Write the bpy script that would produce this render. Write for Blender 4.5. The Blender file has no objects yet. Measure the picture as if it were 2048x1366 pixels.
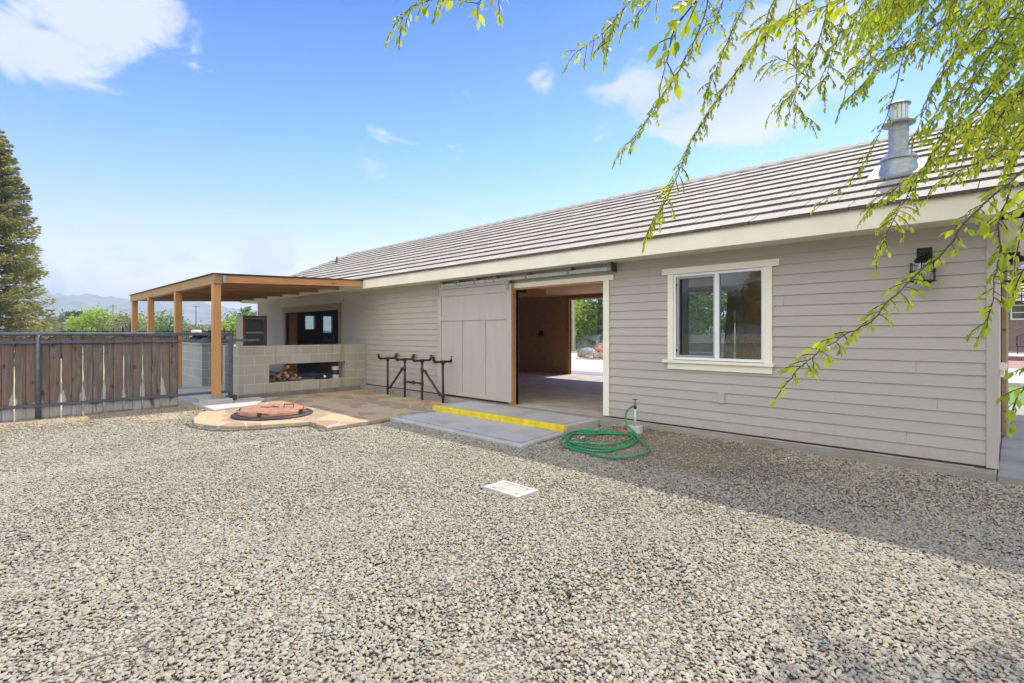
import bpy, math, random
import numpy as np
from mathutils import Vector, Matrix
random.seed(7); RNG = np.random.default_rng(11)
S = bpy.context.scene; COL = S.collection
R = math.radians

# ---------------------------------------------------------------- camera, sky, sun, exposure
cd = bpy.data.cameras.new('camera'); cam = bpy.data.objects.new('camera', cd); COL.objects.link(cam)
cd.sensor_width = 36.0; cd.lens = 1029 / 2048 * 36.0; cd.shift_y = -17 / 2048
cd.clip_start = 0.05; cd.clip_end = 8000
cam.location = (0, 0, 1.28); cam.rotation_euler = (R(90), 0, R(44.367))
S.camera = cam
S.render.resolution_x = 1024; S.render.resolution_y = 683
S.view_settings.view_transform = 'Standard'; S.view_settings.look = 'None'
S.view_settings.exposure = 1.22; S.view_settings.gamma = 1.0
try: S.view_settings.use_curve_mapping = False
except Exception: pass

SUN_EL, SKY_STR, SUN_STR = 54.5, 0.15, 2.6
W = bpy.data.worlds.new('World'); S.world = W; W.use_nodes = True
nt = W.node_tree; nt.nodes.clear()
def N(nt, t, **k):
    n = nt.nodes.new(t)
    for a, b in k.items(): setattr(n, a, b)
    return n
def L(nt, a, b): nt.links.new(a, b)
def mth(nt, op, a, b=None, c=None, clamp=False):
    n = N(nt, 'ShaderNodeMath', operation=op); n.use_clamp = clamp
    for i, v in enumerate((a, b, c)):
        if v is None: continue
        if isinstance(v, (int, float)): n.inputs[i].default_value = v
        else: L(nt, v, n.inputs[i])
    return n.outputs[0]
sky = N(nt, 'ShaderNodeTexSky', sky_type='NISHITA'); sky.sun_disc = False
sky.sun_elevation = R(SUN_EL); sky.sun_rotation = R(-3); sky.altitude = 100
sky.air_density = 1.25; sky.dust_density = 0.9; sky.ozone_density = 2.2
tc = N(nt, 'ShaderNodeTexCoord')
def pxdir(px, py):
    F = (-.69925, .71488); Rr = (.71488, .69925); s = (px - 1024) / 1029
    v = Vector((F[0] + Rr[0] * s, F[1] + Rr[1] * s, (666 - py) / 1029)); return v.normalized()
cloudmap = N(nt, 'ShaderNodeMapping'); L(nt, tc.outputs['Generated'], cloudmap.inputs['Vector'])
cloudmap.inputs['Scale'].default_value = (1, 1, 1.7)
n1 = N(nt, 'ShaderNodeTexNoise'); L(nt, cloudmap.outputs[0], n1.inputs['Vector'])
n1.inputs['Scale'].default_value = 8.0; n1.inputs['Detail'].default_value = 11; n1.inputs['Roughness'].default_value = .60
n1.inputs['Distortion'].default_value = .5
total = None   # cumulus banks: soft lobes round directions of the real sky, broken up by fractal noise
for (dx, dy, rad, amp) in ((-20, 100, .06, .50), (80, 118, .05, .46), (60, -20, .09, .45), (190, -10, .08, .50), (290, 40, .065, .50), (390, 20, .045, .38),
                           (1210, 210, .06, .52), (1330, 205, .08, .62), (1450, 215, .08, .58), (1560, 160, .10, .60), (1620, 60, .10, .54), (1720, 90, .07, .40), (1480, 90, .07, .36),
                           (1085, 160, .045, .46), (730, 310, .05, .50), (480, 505, .07, .50), (570, 500, .06, .42),
                           (160, 550, .09, .42), (820, 460, .05, .38), (300, 520, .07, .38), (840, 280, .05, .18), (2000, 150, .12, .28)):
    dv = pxdir(dx, dy)
    dn = N(nt, 'ShaderNodeVectorMath', operation='DISTANCE'); L(nt, tc.outputs['Generated'], dn.inputs[0]); dn.inputs[1].default_value = dv
    q = mth(nt, 'DIVIDE', dn.outputs['Value'], rad); q = mth(nt, 'MULTIPLY', q, q); q = mth(nt, 'MULTIPLY', q, -1.3)
    q = mth(nt, 'EXPONENT', q); q = mth(nt, 'MULTIPLY', q, amp)
    total = q if total is None else mth(nt, 'ADD', total, q)
# added unseen white cloud bank behind the viewpoint, put in to brighten the shaded facade
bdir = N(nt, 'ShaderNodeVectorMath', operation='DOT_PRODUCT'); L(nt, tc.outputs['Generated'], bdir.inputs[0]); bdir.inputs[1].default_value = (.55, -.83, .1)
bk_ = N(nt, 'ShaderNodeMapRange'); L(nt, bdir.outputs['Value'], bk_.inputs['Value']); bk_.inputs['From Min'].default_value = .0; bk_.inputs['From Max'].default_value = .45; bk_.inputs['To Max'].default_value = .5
base = mth(nt, 'ADD', total, mth(nt, 'ADD', mth(nt, 'MULTIPLY', n1.outputs['Fac'], 2.1), -.55))
fill_bank = N(nt, 'ShaderNodeMapRange', interpolation_type='SMOOTHSTEP'); L(nt, mth(nt, 'ADD', bk_.outputs[0], n1.outputs['Fac']), fill_bank.inputs['Value']); fill_bank.inputs['From Min'].default_value = .62; fill_bank.inputs['From Max'].default_value = .95
cr = N(nt, 'ShaderNodeMapRange'); L(nt, base, cr.inputs['Value'])
cr.inputs['From Min'].default_value = .78; cr.inputs['From Max'].default_value = 1.30; cr.interpolation_type = 'SMOOTHERSTEP'
n2 = N(nt, 'ShaderNodeTexNoise'); L(nt, cloudmap.outputs[0], n2.inputs['Vector']); n2.inputs['Scale'].default_value = 4
crr = N(nt, 'ShaderNodeValToRGB'); L(nt, n2.outputs['Fac'], crr.inputs[0])
crr.color_ramp.elements[0].position = .35; crr.color_ramp.elements[0].color = (1.9, 2.15, 2.8, 1)
crr.color_ramp.elements[1].position = .6; crr.color_ramp.elements[1].color = (2.75, 2.8, 3.0, 1)
hsv = N(nt, 'ShaderNodeHueSaturation'); L(nt, sky.outputs[0], hsv.inputs['Color']); hsv.inputs['Saturation'].default_value = 1.35
mixc = N(nt, 'ShaderNodeMix', data_type='RGBA'); L(nt, mth(nt, 'MULTIPLY', cr.outputs[0], .85), mixc.inputs['Factor'])
sxyz = N(nt, 'ShaderNodeSeparateXYZ'); L(nt, tc.outputs['Generated'], sxyz.inputs[0])
tint = N(nt, 'ShaderNodeValToRGB'); L(nt, sxyz.outputs['Z'], tint.inputs[0]); te = tint.color_ramp.elements
te[0].position = 0.0; te[0].color = (1.40, .92, .98, 1); te[1].position = .60; te[1].color = (.03, .20, .76, 1)
for p_, c_ in ((.12, (1.10, .74, .90, 1)), (.32, (.50, .56, .90, 1))): e_ = te.new(p_); e_.color = c_
tm = N(nt, 'ShaderNodeMix', data_type='RGBA', blend_type='MULTIPLY'); tm.inputs['Factor'].default_value = 1; L(nt, hsv.outputs[0], tm.inputs['A']); L(nt, tint.outputs[0], tm.inputs['B'])
bm_ = N(nt, 'ShaderNodeMix', data_type='RGBA'); L(nt, mth(nt, 'MULTIPLY', fill_bank.outputs[0], .9), bm_.inputs['Factor']); L(nt, tm.outputs['Result'], bm_.inputs['A']); bm_.inputs['B'].default_value = (8.1, 8.0, 7.2, 1)
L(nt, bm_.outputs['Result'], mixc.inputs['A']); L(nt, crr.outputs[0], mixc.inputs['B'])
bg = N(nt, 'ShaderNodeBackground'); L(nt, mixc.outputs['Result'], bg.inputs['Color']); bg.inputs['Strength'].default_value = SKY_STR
wo = N(nt, 'ShaderNodeOutputWorld'); L(nt, bg.outputs[0], wo.inputs['Surface'])

sl = bpy.data.lights.new('sun', 'SUN'); sl.energy = SUN_STR; sl.angle = R(.53); sl.color = (1.0, .95, .82)
sun = bpy.data.objects.new('sun', sl); COL.objects.link(sun); sun.location = (0, 20, 30)
el = R(SUN_EL); sdir = Vector((.05, -math.cos(el), -math.sin(el)))
sun.rotation_euler = sdir.to_track_quat('-Z', 'Y').to_euler()

# ---------------------------------------------------------------- materials
def newmat(name):
    m = bpy.data.materials.new(name); m.use_nodes = True; t = m.node_tree
    return m, t, t.nodes['Principled BSDF'], t.nodes['Material Output']
def pos(t, scale=(1, 1, 1), rot=(0, 0, 0)):
    g = N(t, 'ShaderNodeNewGeometry'); mp = N(t, 'ShaderNodeMapping'); L(t, g.outputs['Position'], mp.inputs['Vector'])
    mp.inputs['Scale'].default_value = scale; mp.inputs['Rotation'].default_value = rot
    return mp.outputs[0]
def noise(t, vec, scale, detail=5, rough=.55, dist=0):
    n = N(t, 'ShaderNodeTexNoise'); L(t, vec, n.inputs['Vector'])
    n.inputs['Scale'].default_value = scale; n.inputs['Detail'].default_value = detail
    n.inputs['Roughness'].default_value = rough; n.inputs['Distortion'].default_value = dist
    return n.outputs['Fac']
def ramp(t, fac, stops, interp='LINEAR'):
    r = N(t, 'ShaderNodeValToRGB'); L(t, fac, r.inputs[0]); e = r.color_ramp; e.interpolation = interp
    while len(e.elements) < len(stops): e.elements.new(.5)
    for el_, (p, c) in zip(e.elements, stops): el_.position = p; el_.color = (*c, 1) if len(c) == 3 else c
    return r.outputs[0]
def mix(t, fac, a, b, mode='MIX'):
    m = N(t, 'ShaderNodeMix', data_type='RGBA', blend_type=mode)
    for k, v in (('Factor', fac), ('A', a), ('B', b)):
        if isinstance(v, (int, float)): m.inputs[k].default_value = v
        elif isinstance(v, tuple): m.inputs[k].default_value = (*v, 1)
        else: L(t, v, m.inputs[k])
    return m.outputs['Result']
def bump(t, bsdf, h, strength=.3, dist=.01):
    b = N(t, 'ShaderNodeBump'); L(t, h, b.inputs['Height']); b.inputs['Strength'].default_value = strength
    b.inputs['Distance'].default_value = dist; L(t, b.outputs[0], bsdf.inputs['Normal'])
def basic(name, c1, c2=None, scale=4, rough=.6, metal=0, bs=60, bstr=.15, stretch=(1, 1, 1), detail=6):
    m, t, b, o = newmat(name); v = pos(t, stretch)
    c2 = c2 or tuple(x * .82 for x in c1)
    f = noise(t, v, scale, detail)
    L(t, ramp(t, f, ((.35, c2), (.65, c1))), b.inputs['Base Color'])
    b.inputs['Roughness'].default_value = rough; b.inputs['Metallic'].default_value = metal
    if bstr: bump(t, b, noise(t, v, bs, 4), bstr, .004)
    return m
M = {}
# painted siding: faint wood-grain emboss along X, per-board tone shifts
m, t, b, o = newmat('siding_paint'); g = pos(t, (3, 3, 60)); f = noise(t, g, 3, 6, .6, .6); f2 = noise(t, pos(t), 1.3, 4)
sep = N(t, 'ShaderNodeSeparateXYZ'); L(t, pos(t), sep.inputs[0])
bd = mth(t, 'FLOOR', mth(t, 'DIVIDE', sep.outputs['Z'], .124)); wn = N(t, 'ShaderNodeTexWhiteNoise', noise_dimensions='1D'); L(t, bd, wn.inputs['W'])
c = mix(t, f2, (.435, .395, .35), (.475, .435, .385)); c = mix(t, mth(t, 'MULTIPLY', wn.outputs['Value'], .35), c, (.405, .367, .325))
c = mix(t, mth(t, 'MULTIPLY', f, .25), c, (.335, .31, .27))
spl = N(t, 'ShaderNodeMapRange'); L(t, mth(t, 'ADD', sep.outputs['Z'], mth(t, 'MULTIPLY', noise(t, pos(t, (1, 1, .5)), 9, 5, .7), .42)), spl.inputs['Value']); spl.inputs['From Min'].default_value = .36; spl.inputs['From Max'].default_value = .12; spl.inputs['To Max'].default_value = .5
c = mix(t, spl.outputs[0], c, (.25, .205, .155))
spk = N(t, 'ShaderNodeTexVoronoi'); L(t, pos(t), spk.inputs['Vector']); spk.inputs['Scale'].default_value = 5.5
sk1 = mth(t, 'MULTIPLY', mth(t, 'LESS_THAN', spk.outputs['Distance'], .022), .8); c = mix(t, sk1, c, (.07, .055, .045))
L(t, c, b.inputs['Base Color']); b.inputs['Roughness'].default_value = .55; bump(t, b, f, .5, .004); M['siding'] = m
M['siding_flat'] = basic('painted_board', (.455, .415, .37), (.425, .388, .345), 3, .5, bs=14, bstr=.2, stretch=(3, 3, .6))
M['cream'] = basic('cream_trim_paint', (.84, .80, .66), (.79, .75, .61), 2.5, .45, bs=40, bstr=.08)
M['white'] = basic('white_vinyl', (.78, .78, .79), (.74, .74, .75), 3, .35, bstr=0)
M['screen_frame'] = basic('grey_aluminium', (.34, .35, .38), (.30, .31, .34), 6, .4, .3, bstr=0)
M['black'] = basic('black_metal', (.014, .012, .011), (.022, .018, .016), 20, .45, .6, bs=200, bstr=.1)
M['galv'] = basic('galvanised_steel', (.58, .61, .60), (.48, .51, .50), 12, .45, .3, bs=50, bstr=.05)
M['zinc'] = basic('zinc_sheet', (.36, .39, .40), (.27, .30, .31), 18, .5, .45, bs=30, bstr=.06)
M['rail_metal'] = basic('painted_pipe', (.075, .085, .10), (.12, .13, .15), 14, .5, .3, bs=120, bstr=.12)
M['rust'] = basic('rusty_pipe', (.075, .035, .025), (.035, .022, .02), 22, .55, .45, bs=90, bstr=.35)
M['yellow'] = basic('yellow_paint', (.80, .62, .012), (.60, .46, .03), 9, .6, bs=120, bstr=.2)
M['pvc'] = basic('white_pvc', (.62, .61, .56), (.45, .44, .38), 14, .5, bs=60, bstr=.1)
M['brass'] = basic('weathered_brass', (.22, .19, .14), (.1, .09, .08), 30, .45, .8)
M['teal'] = basic('green_handle', (.01, .07, .06), (.01, .04, .04), 30, .5)
M['hose'] = basic('green_rubber', (.006, .30, .085), (.01, .22, .07), 9, .42, bs=40, bstr=.1)
M['orange_plastic'] = basic('faded_orange_plastic', (.55, .13, .06), (.42, .10, .05), 12, .5)
M['lid_paint'] = basic('salmon_painted_steel', (.44, .215, .13), (.28, .125, .075), 9, .75, bs=50, bstr=.2)
M['rim'] = basic('dark_iron', (.05, .043, .036), (.095, .085, .075), 16, .6, .4, bs=80, bstr=.3)
M['curtain'] = basic('brown_curtain', (.28, .22, .17), (.2, .16, .12), 5, .9, bstr=0)
M['box_plastic'] = basic('bone_plastic', (.50, .45, .33), (.38, .34, .25), 7, .6, bs=60, bstr=.15)
def woodmat(name, c1, c2, c3, along=2, rough=.6, ws=1.0):
    m, t, b, o = newmat(name); sc = [34 * ws] * 3; sc[along] = 1.6 * ws
    v = pos(t, tuple(sc)); f = noise(t, v, 1.0, 7, .62, .8); v2 = pos(t, tuple(4 if i != along else .7 for i in range(3))); f2 = noise(t, v2, 1.2, 3)
    c = ramp(t, f, ((.28, c3), (.5, c2), (.72, c1))); c = mix(t, mth(t, 'MULTIPLY', f2, .5), c, c2)
    kn = N(t, 'ShaderNodeTexVoronoi'); L(t, pos(t, tuple(5.5 if i != along else 1.4 for i in range(3))), kn.inputs['Vector']); kn.inputs['Scale'].default_value = 1
    kf = N(t, 'ShaderNodeMapRange'); L(t, kn.outputs['Distance'], kf.inputs['Value']); kf.inputs['From Min'].default_value = .05; kf.inputs['From Max'].default_value = .13
    kf.inputs['To Min'].default_value = .75; kf.inputs['To Max'].default_value = 0
    c = mix(t, kf.outputs[0], c, tuple(x * .3 for x in c3))
    L(t, c, b.inputs['Base Color']); b.inputs['Roughness'].default_value = rough; bump(t, b, f, .35, .004); return m
M['cedar_z'] = woodmat('stained_post', (.56, .30, .105), (.48, .235, .075), (.34, .15, .045), 2)
M['cedar_x'] = woodmat('stained_beam', (.40, .25, .115), (.34, .20, .085), (.23, .13, .055), 0)
M['cedar_y'] = woodmat('stained_rafter', (.62, .33, .12), (.52, .25, .08), (.32, .135, .04), 1)
M['jamb'] = woodmat('varnished_jamb', (.60, .27, .06), (.52, .22, .045), (.40, .15, .03), 2)
M['trim_wood'] = woodmat('weathered_wood_trim', (.36, .25, .14), (.29, .19, .10), (.19, .12, .06), 0)
M['wood_dark'] = woodmat('dark_brown_wood', (.20, .105, .055), (.14, .07, .037), (.08, .04, .024), 2)
M['osb'] = basic('brown_particle_board', (.58, .36, .15), (.34, .20, .08), 45, .8, bs=120, bstr=.3, detail=3)
M['ceiling_board'] = basic('ceiling_board', (.50, .31, .15), (.42, .25, .11), 2, .8, bstr=0)
M['bark'] = basic('bark', (.11, .085, .07), (.05, .038, .03), 16, .9, bs=30, bstr=.6)
M['twig'] = basic('twig_bark', (.085, .05, .035), (.05, .03, .022), 30, .7)
# fence boards: brown stain, sun-bleached grey patches with their own outline low on the boards
m, t, b, o = newmat('fence_board_stain'); at0 = N(t, 'ShaderNodeAttribute', attribute_name='tone'); cbx = N(t, 'ShaderNodeCombineXYZ'); L(t, mth(t, 'MULTIPLY', at0.outputs['Fac'], 53), cbx.inputs[0]); L(t, mth(t, 'MULTIPLY', at0.outputs['Fac'], 31), cbx.inputs[2])
va = N(t, 'ShaderNodeVectorMath', operation='ADD'); L(t, pos(t, (44, 44, 2.2)), va.inputs[0]); L(t, cbx.outputs[0], va.inputs[1]); v = va.outputs[0]; f = noise(t, v, 1, 8, .66, 1.1)
vk = N(t, 'ShaderNodeVectorMath', operation='ADD'); L(t, pos(t, (1, 9, 4.6)), vk.inputs[0]); L(t, cbx.outputs[0], vk.inputs[1]); kn_ = N(t, 'ShaderNodeTexVoronoi'); L(t, vk.outputs[0], kn_.inputs['Vector']); kn_.inputs['Scale'].default_value = .75
c = ramp(t, f, ((.26, (.045, .033, .026)), (.42, (.10, .075, .058)), (.55, (.17, .13, .10)), (.72, (.33, .27, .21))))
at_ = N(t, 'ShaderNodeAttribute', attribute_name='tone'); c = mix(t, mth(t, 'MULTIPLY', at_.outputs['Fac'], .5), c, (.20, .125, .08))
kr = N(t, 'ShaderNodeMapRange'); L(t, kn_.outputs['Distance'], kr.inputs['Value']); kr.inputs['From Min'].default_value = .10; kr.inputs['From Max'].default_value = .19; kr.inputs['To Min'].default_value = .85; kr.inputs['To Max'].default_value = 0; c = mix(t, kr.outputs[0], c, (.03, .02, .014))
at2 = N(t, 'ShaderNodeAttribute', attribute_name='edge')   # 0 mid-board .. 1 at the board edge
sp = N(t, 'ShaderNodeSeparateXYZ'); L(t, pos(t), sp.inputs[0])
nz = noise(t, pos(t, (8, 8, 2.2)), 1, 4, .55, .8)
h = mth(t, 'SUBTRACT', .62, mth(t, 'MULTIPLY', sp.outputs['Z'], .85))
low = N(t, 'ShaderNodeMapRange'); L(t, sp.outputs['Z'], low.inputs['Value']); low.inputs['From Min'].default_value = .10; low.inputs['From Max'].default_value = .02; low.inputs['To Max'].default_value = .42
h = mth(t, 'ADD', h, mth(t, 'ADD', low.outputs[0], mth(t, 'MULTIPLY', mth(t, 'SUBTRACT', at_.outputs['Fac'], .5), .35)))
s_ = mth(t, 'ADD', mth(t, 'ADD', h, mth(t, 'MULTIPLY', at2.outputs['Fac'], .55)), mth(t, 'MULTIPLY', nz, 1.25))
mr = N(t, 'ShaderNodeMapRange'); L(t, s_, mr.inputs['Value']); mr.inputs['From Min'].default_value = 1.42; mr.inputs['From Max'].default_value = 1.52
bl = mth(t, 'MULTIPLY', mr.outputs[0], .88)
c = mix(t, bl, c, ramp(t, f, ((.3, (.30, .27, .24)), (.7, (.50, .48, .44)))))
L(t, c, b.inputs['Base Color']); b.inputs['Roughness'].default_value = .8; bump(t, b, f, .4, .005); M['fence'] = m
M['fence_grey'] = basic('grey_weathered_boards', (.33, .35, .37), (.19, .19, .19), 3, .85, bs=30, bstr=.3, stretch=(5, 5, .8))
# concrete
def concrete(name, c1, c2, c3, scale=1.5, bs=90, rough=.75):
    m, t, b, o = newmat(name); f = noise(t, pos(t), scale, 7, .6, .3); f2 = noise(t, pos(t), scale * 9, 5, .6); f3 = noise(t, pos(t), bs, 3)
    c = ramp(t, f, ((.3, c3), (.5, c2), (.7, c1))); c = mix(t, mth(t, 'MULTIPLY', f2, .35), c, c3)
    L(t, c, b.inputs['Base Color']); b.inputs['Roughness'].default_value = rough; bump(t, b, f3, .25, .003); return m
M['conc'] = concrete('concrete_footing', (.36, .335, .29), (.30, .28, .245), (.20, .185, .16), 2.2)
M['conc_light'] = concrete('new_concrete', (.52, .50, .45), (.46, .44, .395), (.33, .315, .28), 1.6)
M['smudge'] = concrete('damp_smudge', (.40, .385, .35), (.33, .315, .285), (.26, .25, .225), 9)
M['conc_pale'] = concrete('bleached_concrete', (.56, .53, .47), (.49, .46, .41), (.38, .36, .32), 1.2)
M['conc_patio'] = concrete('patio_concrete', (.42, .44, .45), (.36, .38, .39), (.28, .30, .31), 1.4)
M['footing_brown'] = concrete('stained_footing', (.27, .235, .19), (.21, .18, .145), (.13, .11, .09), 3)
# interior floor: worn, semi polished concrete
m, t, b, o = newmat('worn_floor'); f = noise(t, pos(t, (1, 1.8, 1)), 1.4, 8, .62, 1.2); f2 = noise(t, pos(t), 9, 5)
c = ramp(t, f, ((.28, (.40, .31, .22)), (.5, (.56, .47, .36)), (.72, (.72, .63, .51)))); c = mix(t, mth(t, 'MULTIPLY', f2, .3), c, (.2, .16, .13))
L(t, c, b.inputs['Base Color']); L(t, ramp(t, f, ((.3, (.62,) * 3), (.7, (.8,) * 3))), b.inputs['Roughness']); M['floor'] = m
# concrete block (running bond) : axis chooses the horizontal direction
def block(name, axis, tint=(.44, .405, .325), tint2=(.37, .335, .26), stain=True):
    m, t, b, o = newmat(name); sp = N(t, 'ShaderNodeSeparateXYZ'); L(t, pos(t), sp.inputs[0])
    cb = N(t, 'ShaderNodeCombineXYZ'); L(t, sp.outputs[axis], cb.inputs[0]); L(t, mth(t, 'ADD', sp.outputs['Z'], .03), cb.inputs[1])
    br = N(t, 'ShaderNodeTexBrick'); L(t, cb.outputs[0], br.inputs['Vector'])
    br.inputs['Scale'].default_value = 1; br.inputs['Brick Width'].default_value = .406; br.inputs['Row Height'].default_value = .2045
    br.inputs['Mortar Size'].default_value = .005; br.inputs['Mortar Smooth'].default_value = .3
    br.inputs['Color1'].default_value = (*tint, 1); br.inputs['Color2'].default_value = (*tint2, 1)
    br.inputs['Mortar'].default_value = (.60, .57, .49, 1)
    f = noise(t, pos(t), 30, 6, .7); c = mix(t, mth(t, 'MULTIPLY', f, .45), br.outputs['Color'], tuple(x * .6 for x in tint2))
    if stain:   # rust-green runs below the cap where water drips
        v = pos(t, (5.5, 5.5, .5)); g = noise(t, v, 1, 4, .6); r_ = N(t, 'ShaderNodeMapRange'); L(t, g, r_.inputs['Value'])
        r_.inputs['From Min'].default_value = .54; r_.inputs['From Max'].default_value = .66; r_.inputs['To Max'].default_value = .7
        c = mix(t, r_.outputs[0], c, (.255, .20, .085))
    L(t, c, b.inputs['Base Color']); b.inputs['Roughness'].default_value = .9
    h = mth(t, 'ADD', mth(t, 'MULTIPLY', br.outputs['Fac'], -1), mth(t, 'MULTIPLY', noise(t, pos(t), 120, 3), .5)); bump(t, b, h, .5, .005); return m
M['block_y'] = block('concrete_block_face', 'Y'); M['block_x'] = block('concrete_block_side', 'X', stain=False)
M['blockg_y'] = block('grey_block_face', 'Y', (.33, .34, .34), (.28, .29, .29), False); M['blockg_x'] = block('grey_block_side', 'X', (.36, .37, .37), (.30, .31, .31), False)
# flagstone
m, t, b, o = newmat('flagstone'); vv = pos(t, (1.0, 1.35, 1)); wv = noise(t, vv, 3.0, 3)
ad = N(t, 'ShaderNodeVectorMath', operation='ADD'); L(t, vv, ad.inputs[0]); cb = N(t, 'ShaderNodeCombineXYZ')
L(t, mth(t, 'MULTIPLY', wv, .12), cb.inputs[0]); L(t, mth(t, 'MULTIPLY', wv, -.1), cb.inputs[1]); L(t, cb.outputs[0], ad.inputs[1])
ve = N(t, 'ShaderNodeTexVoronoi', feature='DISTANCE_TO_EDGE', voronoi_dimensions='2D'); vc = N(t, 'ShaderNodeTexVoronoi', voronoi_dimensions='2D')
for q in (ve, vc): L(t, ad.outputs[0], q.inputs['Vector']); q.inputs['Scale'].default_value = 2.5
wn = N(t, 'ShaderNodeTexWhiteNoise', noise_dimensions='3D'); L(t, vc.outputs['Color'], wn.inputs['Vector'])
st = ramp(t, wn.outputs['Value'], ((0, (.56, .43, .22)), (.2, (.36, .22, .13)), (.38, (.58, .45, .24)), (.52, (.27, .23, .17)), (.64, (.44, .27, .15)), (.78, (.50, .40, .24)), (.9, (.24, .20, .16)), (1, (.50, .38, .24))), 'CONSTANT')
f = noise(t, pos(t, (1, 2.5, 1)), 5, 7, .65, 1.0); st = mix(t, mth(t, 'MULTIPLY', f, .5), st, (.52, .40, .22)); st = mix(t, mth(t, 'MULTIPLY', noise(t, pos(t), 14, 6, .7), .55), st, (.24, .16, .10))
mo = N(t, 'ShaderNodeMapRange'); L(t, ve.outputs['Distance'], mo.inputs['Value']); mo.inputs['From Min'].default_value = .02; mo.inputs['From Max'].default_value = .055
c = mix(t, mo.outputs[0], (.45, .405, .33), st)
L(t, c, b.inputs['Base Color']); b.inputs['Roughness'].default_value = .7
bump(t, b, mth(t, 'ADD', mo.outputs[0], mth(t, 'MULTIPLY', f, .5)), .5, .012); M['flag'] = m
# roof tile
m, t, b, o = newmat('flat_roof_tile'); at_ = N(t, 'ShaderNodeAttribute', attribute_name='tone')
f = noise(t, pos(t), 55, 4, .7); f2 = noise(t, pos(t), 2.2, 5)
c = mix(t, at_.outputs['Fac'], (.35, .32, .265), (.46, .42, .355)); c = mix(t, mth(t, 'MULTIPLY', f, .5), c, (.34, .29, .23)); c = mix(t, mth(t, 'MULTIPLY', f2, .4), c, (.50, .44, .36))
ed = N(t, 'ShaderNodeAttribute', attribute_name='edge'); c = mix(t, ed.outputs['Fac'], c, ramp(t, noise(t, pos(t), 90, 2), ((.4, (.05, .042, .033)), (.65, (.15, .125, .10)))))  # butt faces: dark aggregate, with their shade also put into the colour
L(t, c, b.inputs['Base Color']); b.inputs['Roughness'].default_value = .85; bump(t, b, f, .4, .005); M['tile'] = m
M['tile_cap'] = basic('ridge_cap_tile', (.36, .34, .30), (.26, .245, .22), 20, .85, bs=60, bstr=.3)
# glass: thin, reflective, lets light through
m, t, b, o = newmat('window_glass'); t.nodes.remove(b); gl = N(t, 'ShaderNodeBsdfGlossy'); gl.inputs['Roughness'].default_value = 0.0; gl.inputs['Color'].default_value = (.95, .97, 1, 1)
tr = N(t, 'ShaderNodeBsdfTransparent'); tr.inputs['Color'].default_value = (.78, .82, .80, 1); fr = N(t, 'ShaderNodeFresnel'); fr.inputs['IOR'].default_value = 1.45
ms = N(t, 'ShaderNodeMixShader'); L(t, mth(t, 'ADD', mth(t, 'MULTIPLY', fr.outputs[0], 1.15), .02, clamp=True), ms.inputs[0]); L(t, tr.outputs[0], ms.inputs[1]); L(t, gl.outputs[0], ms.inputs[2]); L(t, ms.outputs[0], o.inputs[0]); M['glass'] = m
m, t, b, o = newmat('insect_screen'); t.nodes.remove(b); df = N(t, 'ShaderNodeBsdfDiffuse'); df.inputs['Color'].default_value = (.05, .055, .06, 1)
tr = N(t, 'ShaderNodeBsdfTransparent'); ms = N(t, 'ShaderNodeMixShader'); ms.inputs[0].default_value = .14; L(t, tr.outputs[0], ms.inputs[1]); L(t, df.outputs[0], ms.inputs[2]); L(t, ms.outputs[0], o.inputs[0]); M['screen'] = m
# leaves
def leafmat(name, c1, c2, c3, trans=.45, rough=.5):
    m, t, b, o = newmat(name); a = N(t, 'ShaderNodeAttribute', attribute_name='tone')
    c = ramp(t, a.outputs['Fac'], ((0, c1), (.5, c2), (1, c3)))
    L(t, c, b.inputs['Base Color']); b.inputs['Roughness'].default_value = rough
    tl = N(t, 'ShaderNodeBsdfTranslucent'); L(t, mix(t, .75, c, (1.5, 1.6, .5), 'MULTIPLY') if False else c, tl.inputs['Color'])
    ms = N(t, 'ShaderNodeMixShader'); ms.inputs[0].default_value = trans; L(t, b.outputs[0], ms.inputs[1]); L(t, tl.outputs[0], ms.inputs[2]); L(t, ms.outputs[0], o.inputs[0]); return m
M['leaf_fg'] = leafmat('spring_leaf', (.17, .28, .015), (.40, .50, .02), (.66, .68, .03), .58, .42)
M['leaf_conifer'] = leafmat('conifer_needles', (.12, .14, .04), (.27, .27, .08), (.48, .42, .14), .25)
M['leaf_dark'] = leafmat('dark_evergreen_leaf', (.018, .035, .02), (.035, .065, .03), (.075, .11, .045), .15)
M['leaf_mid'] = leafmat('green_leaf', (.08, .14, .03), (.17, .26, .055), (.30, .38, .10), .35)
M['leaf_lime'] = leafmat('lime_leaf', (.20, .30, .02), (.34, .46, .03), (.46, .56, .05), .4)
M['leaf_olive'] = leafmat('olive_leaf', (.13, .13, .05), (.22, .21, .09), (.34, .32, .16), .25)
M['leaf_gold'] = leafmat('golden_leaf', (.16, .11, .02), (.30, .20, .03), (.40, .30, .05), .3)

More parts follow.
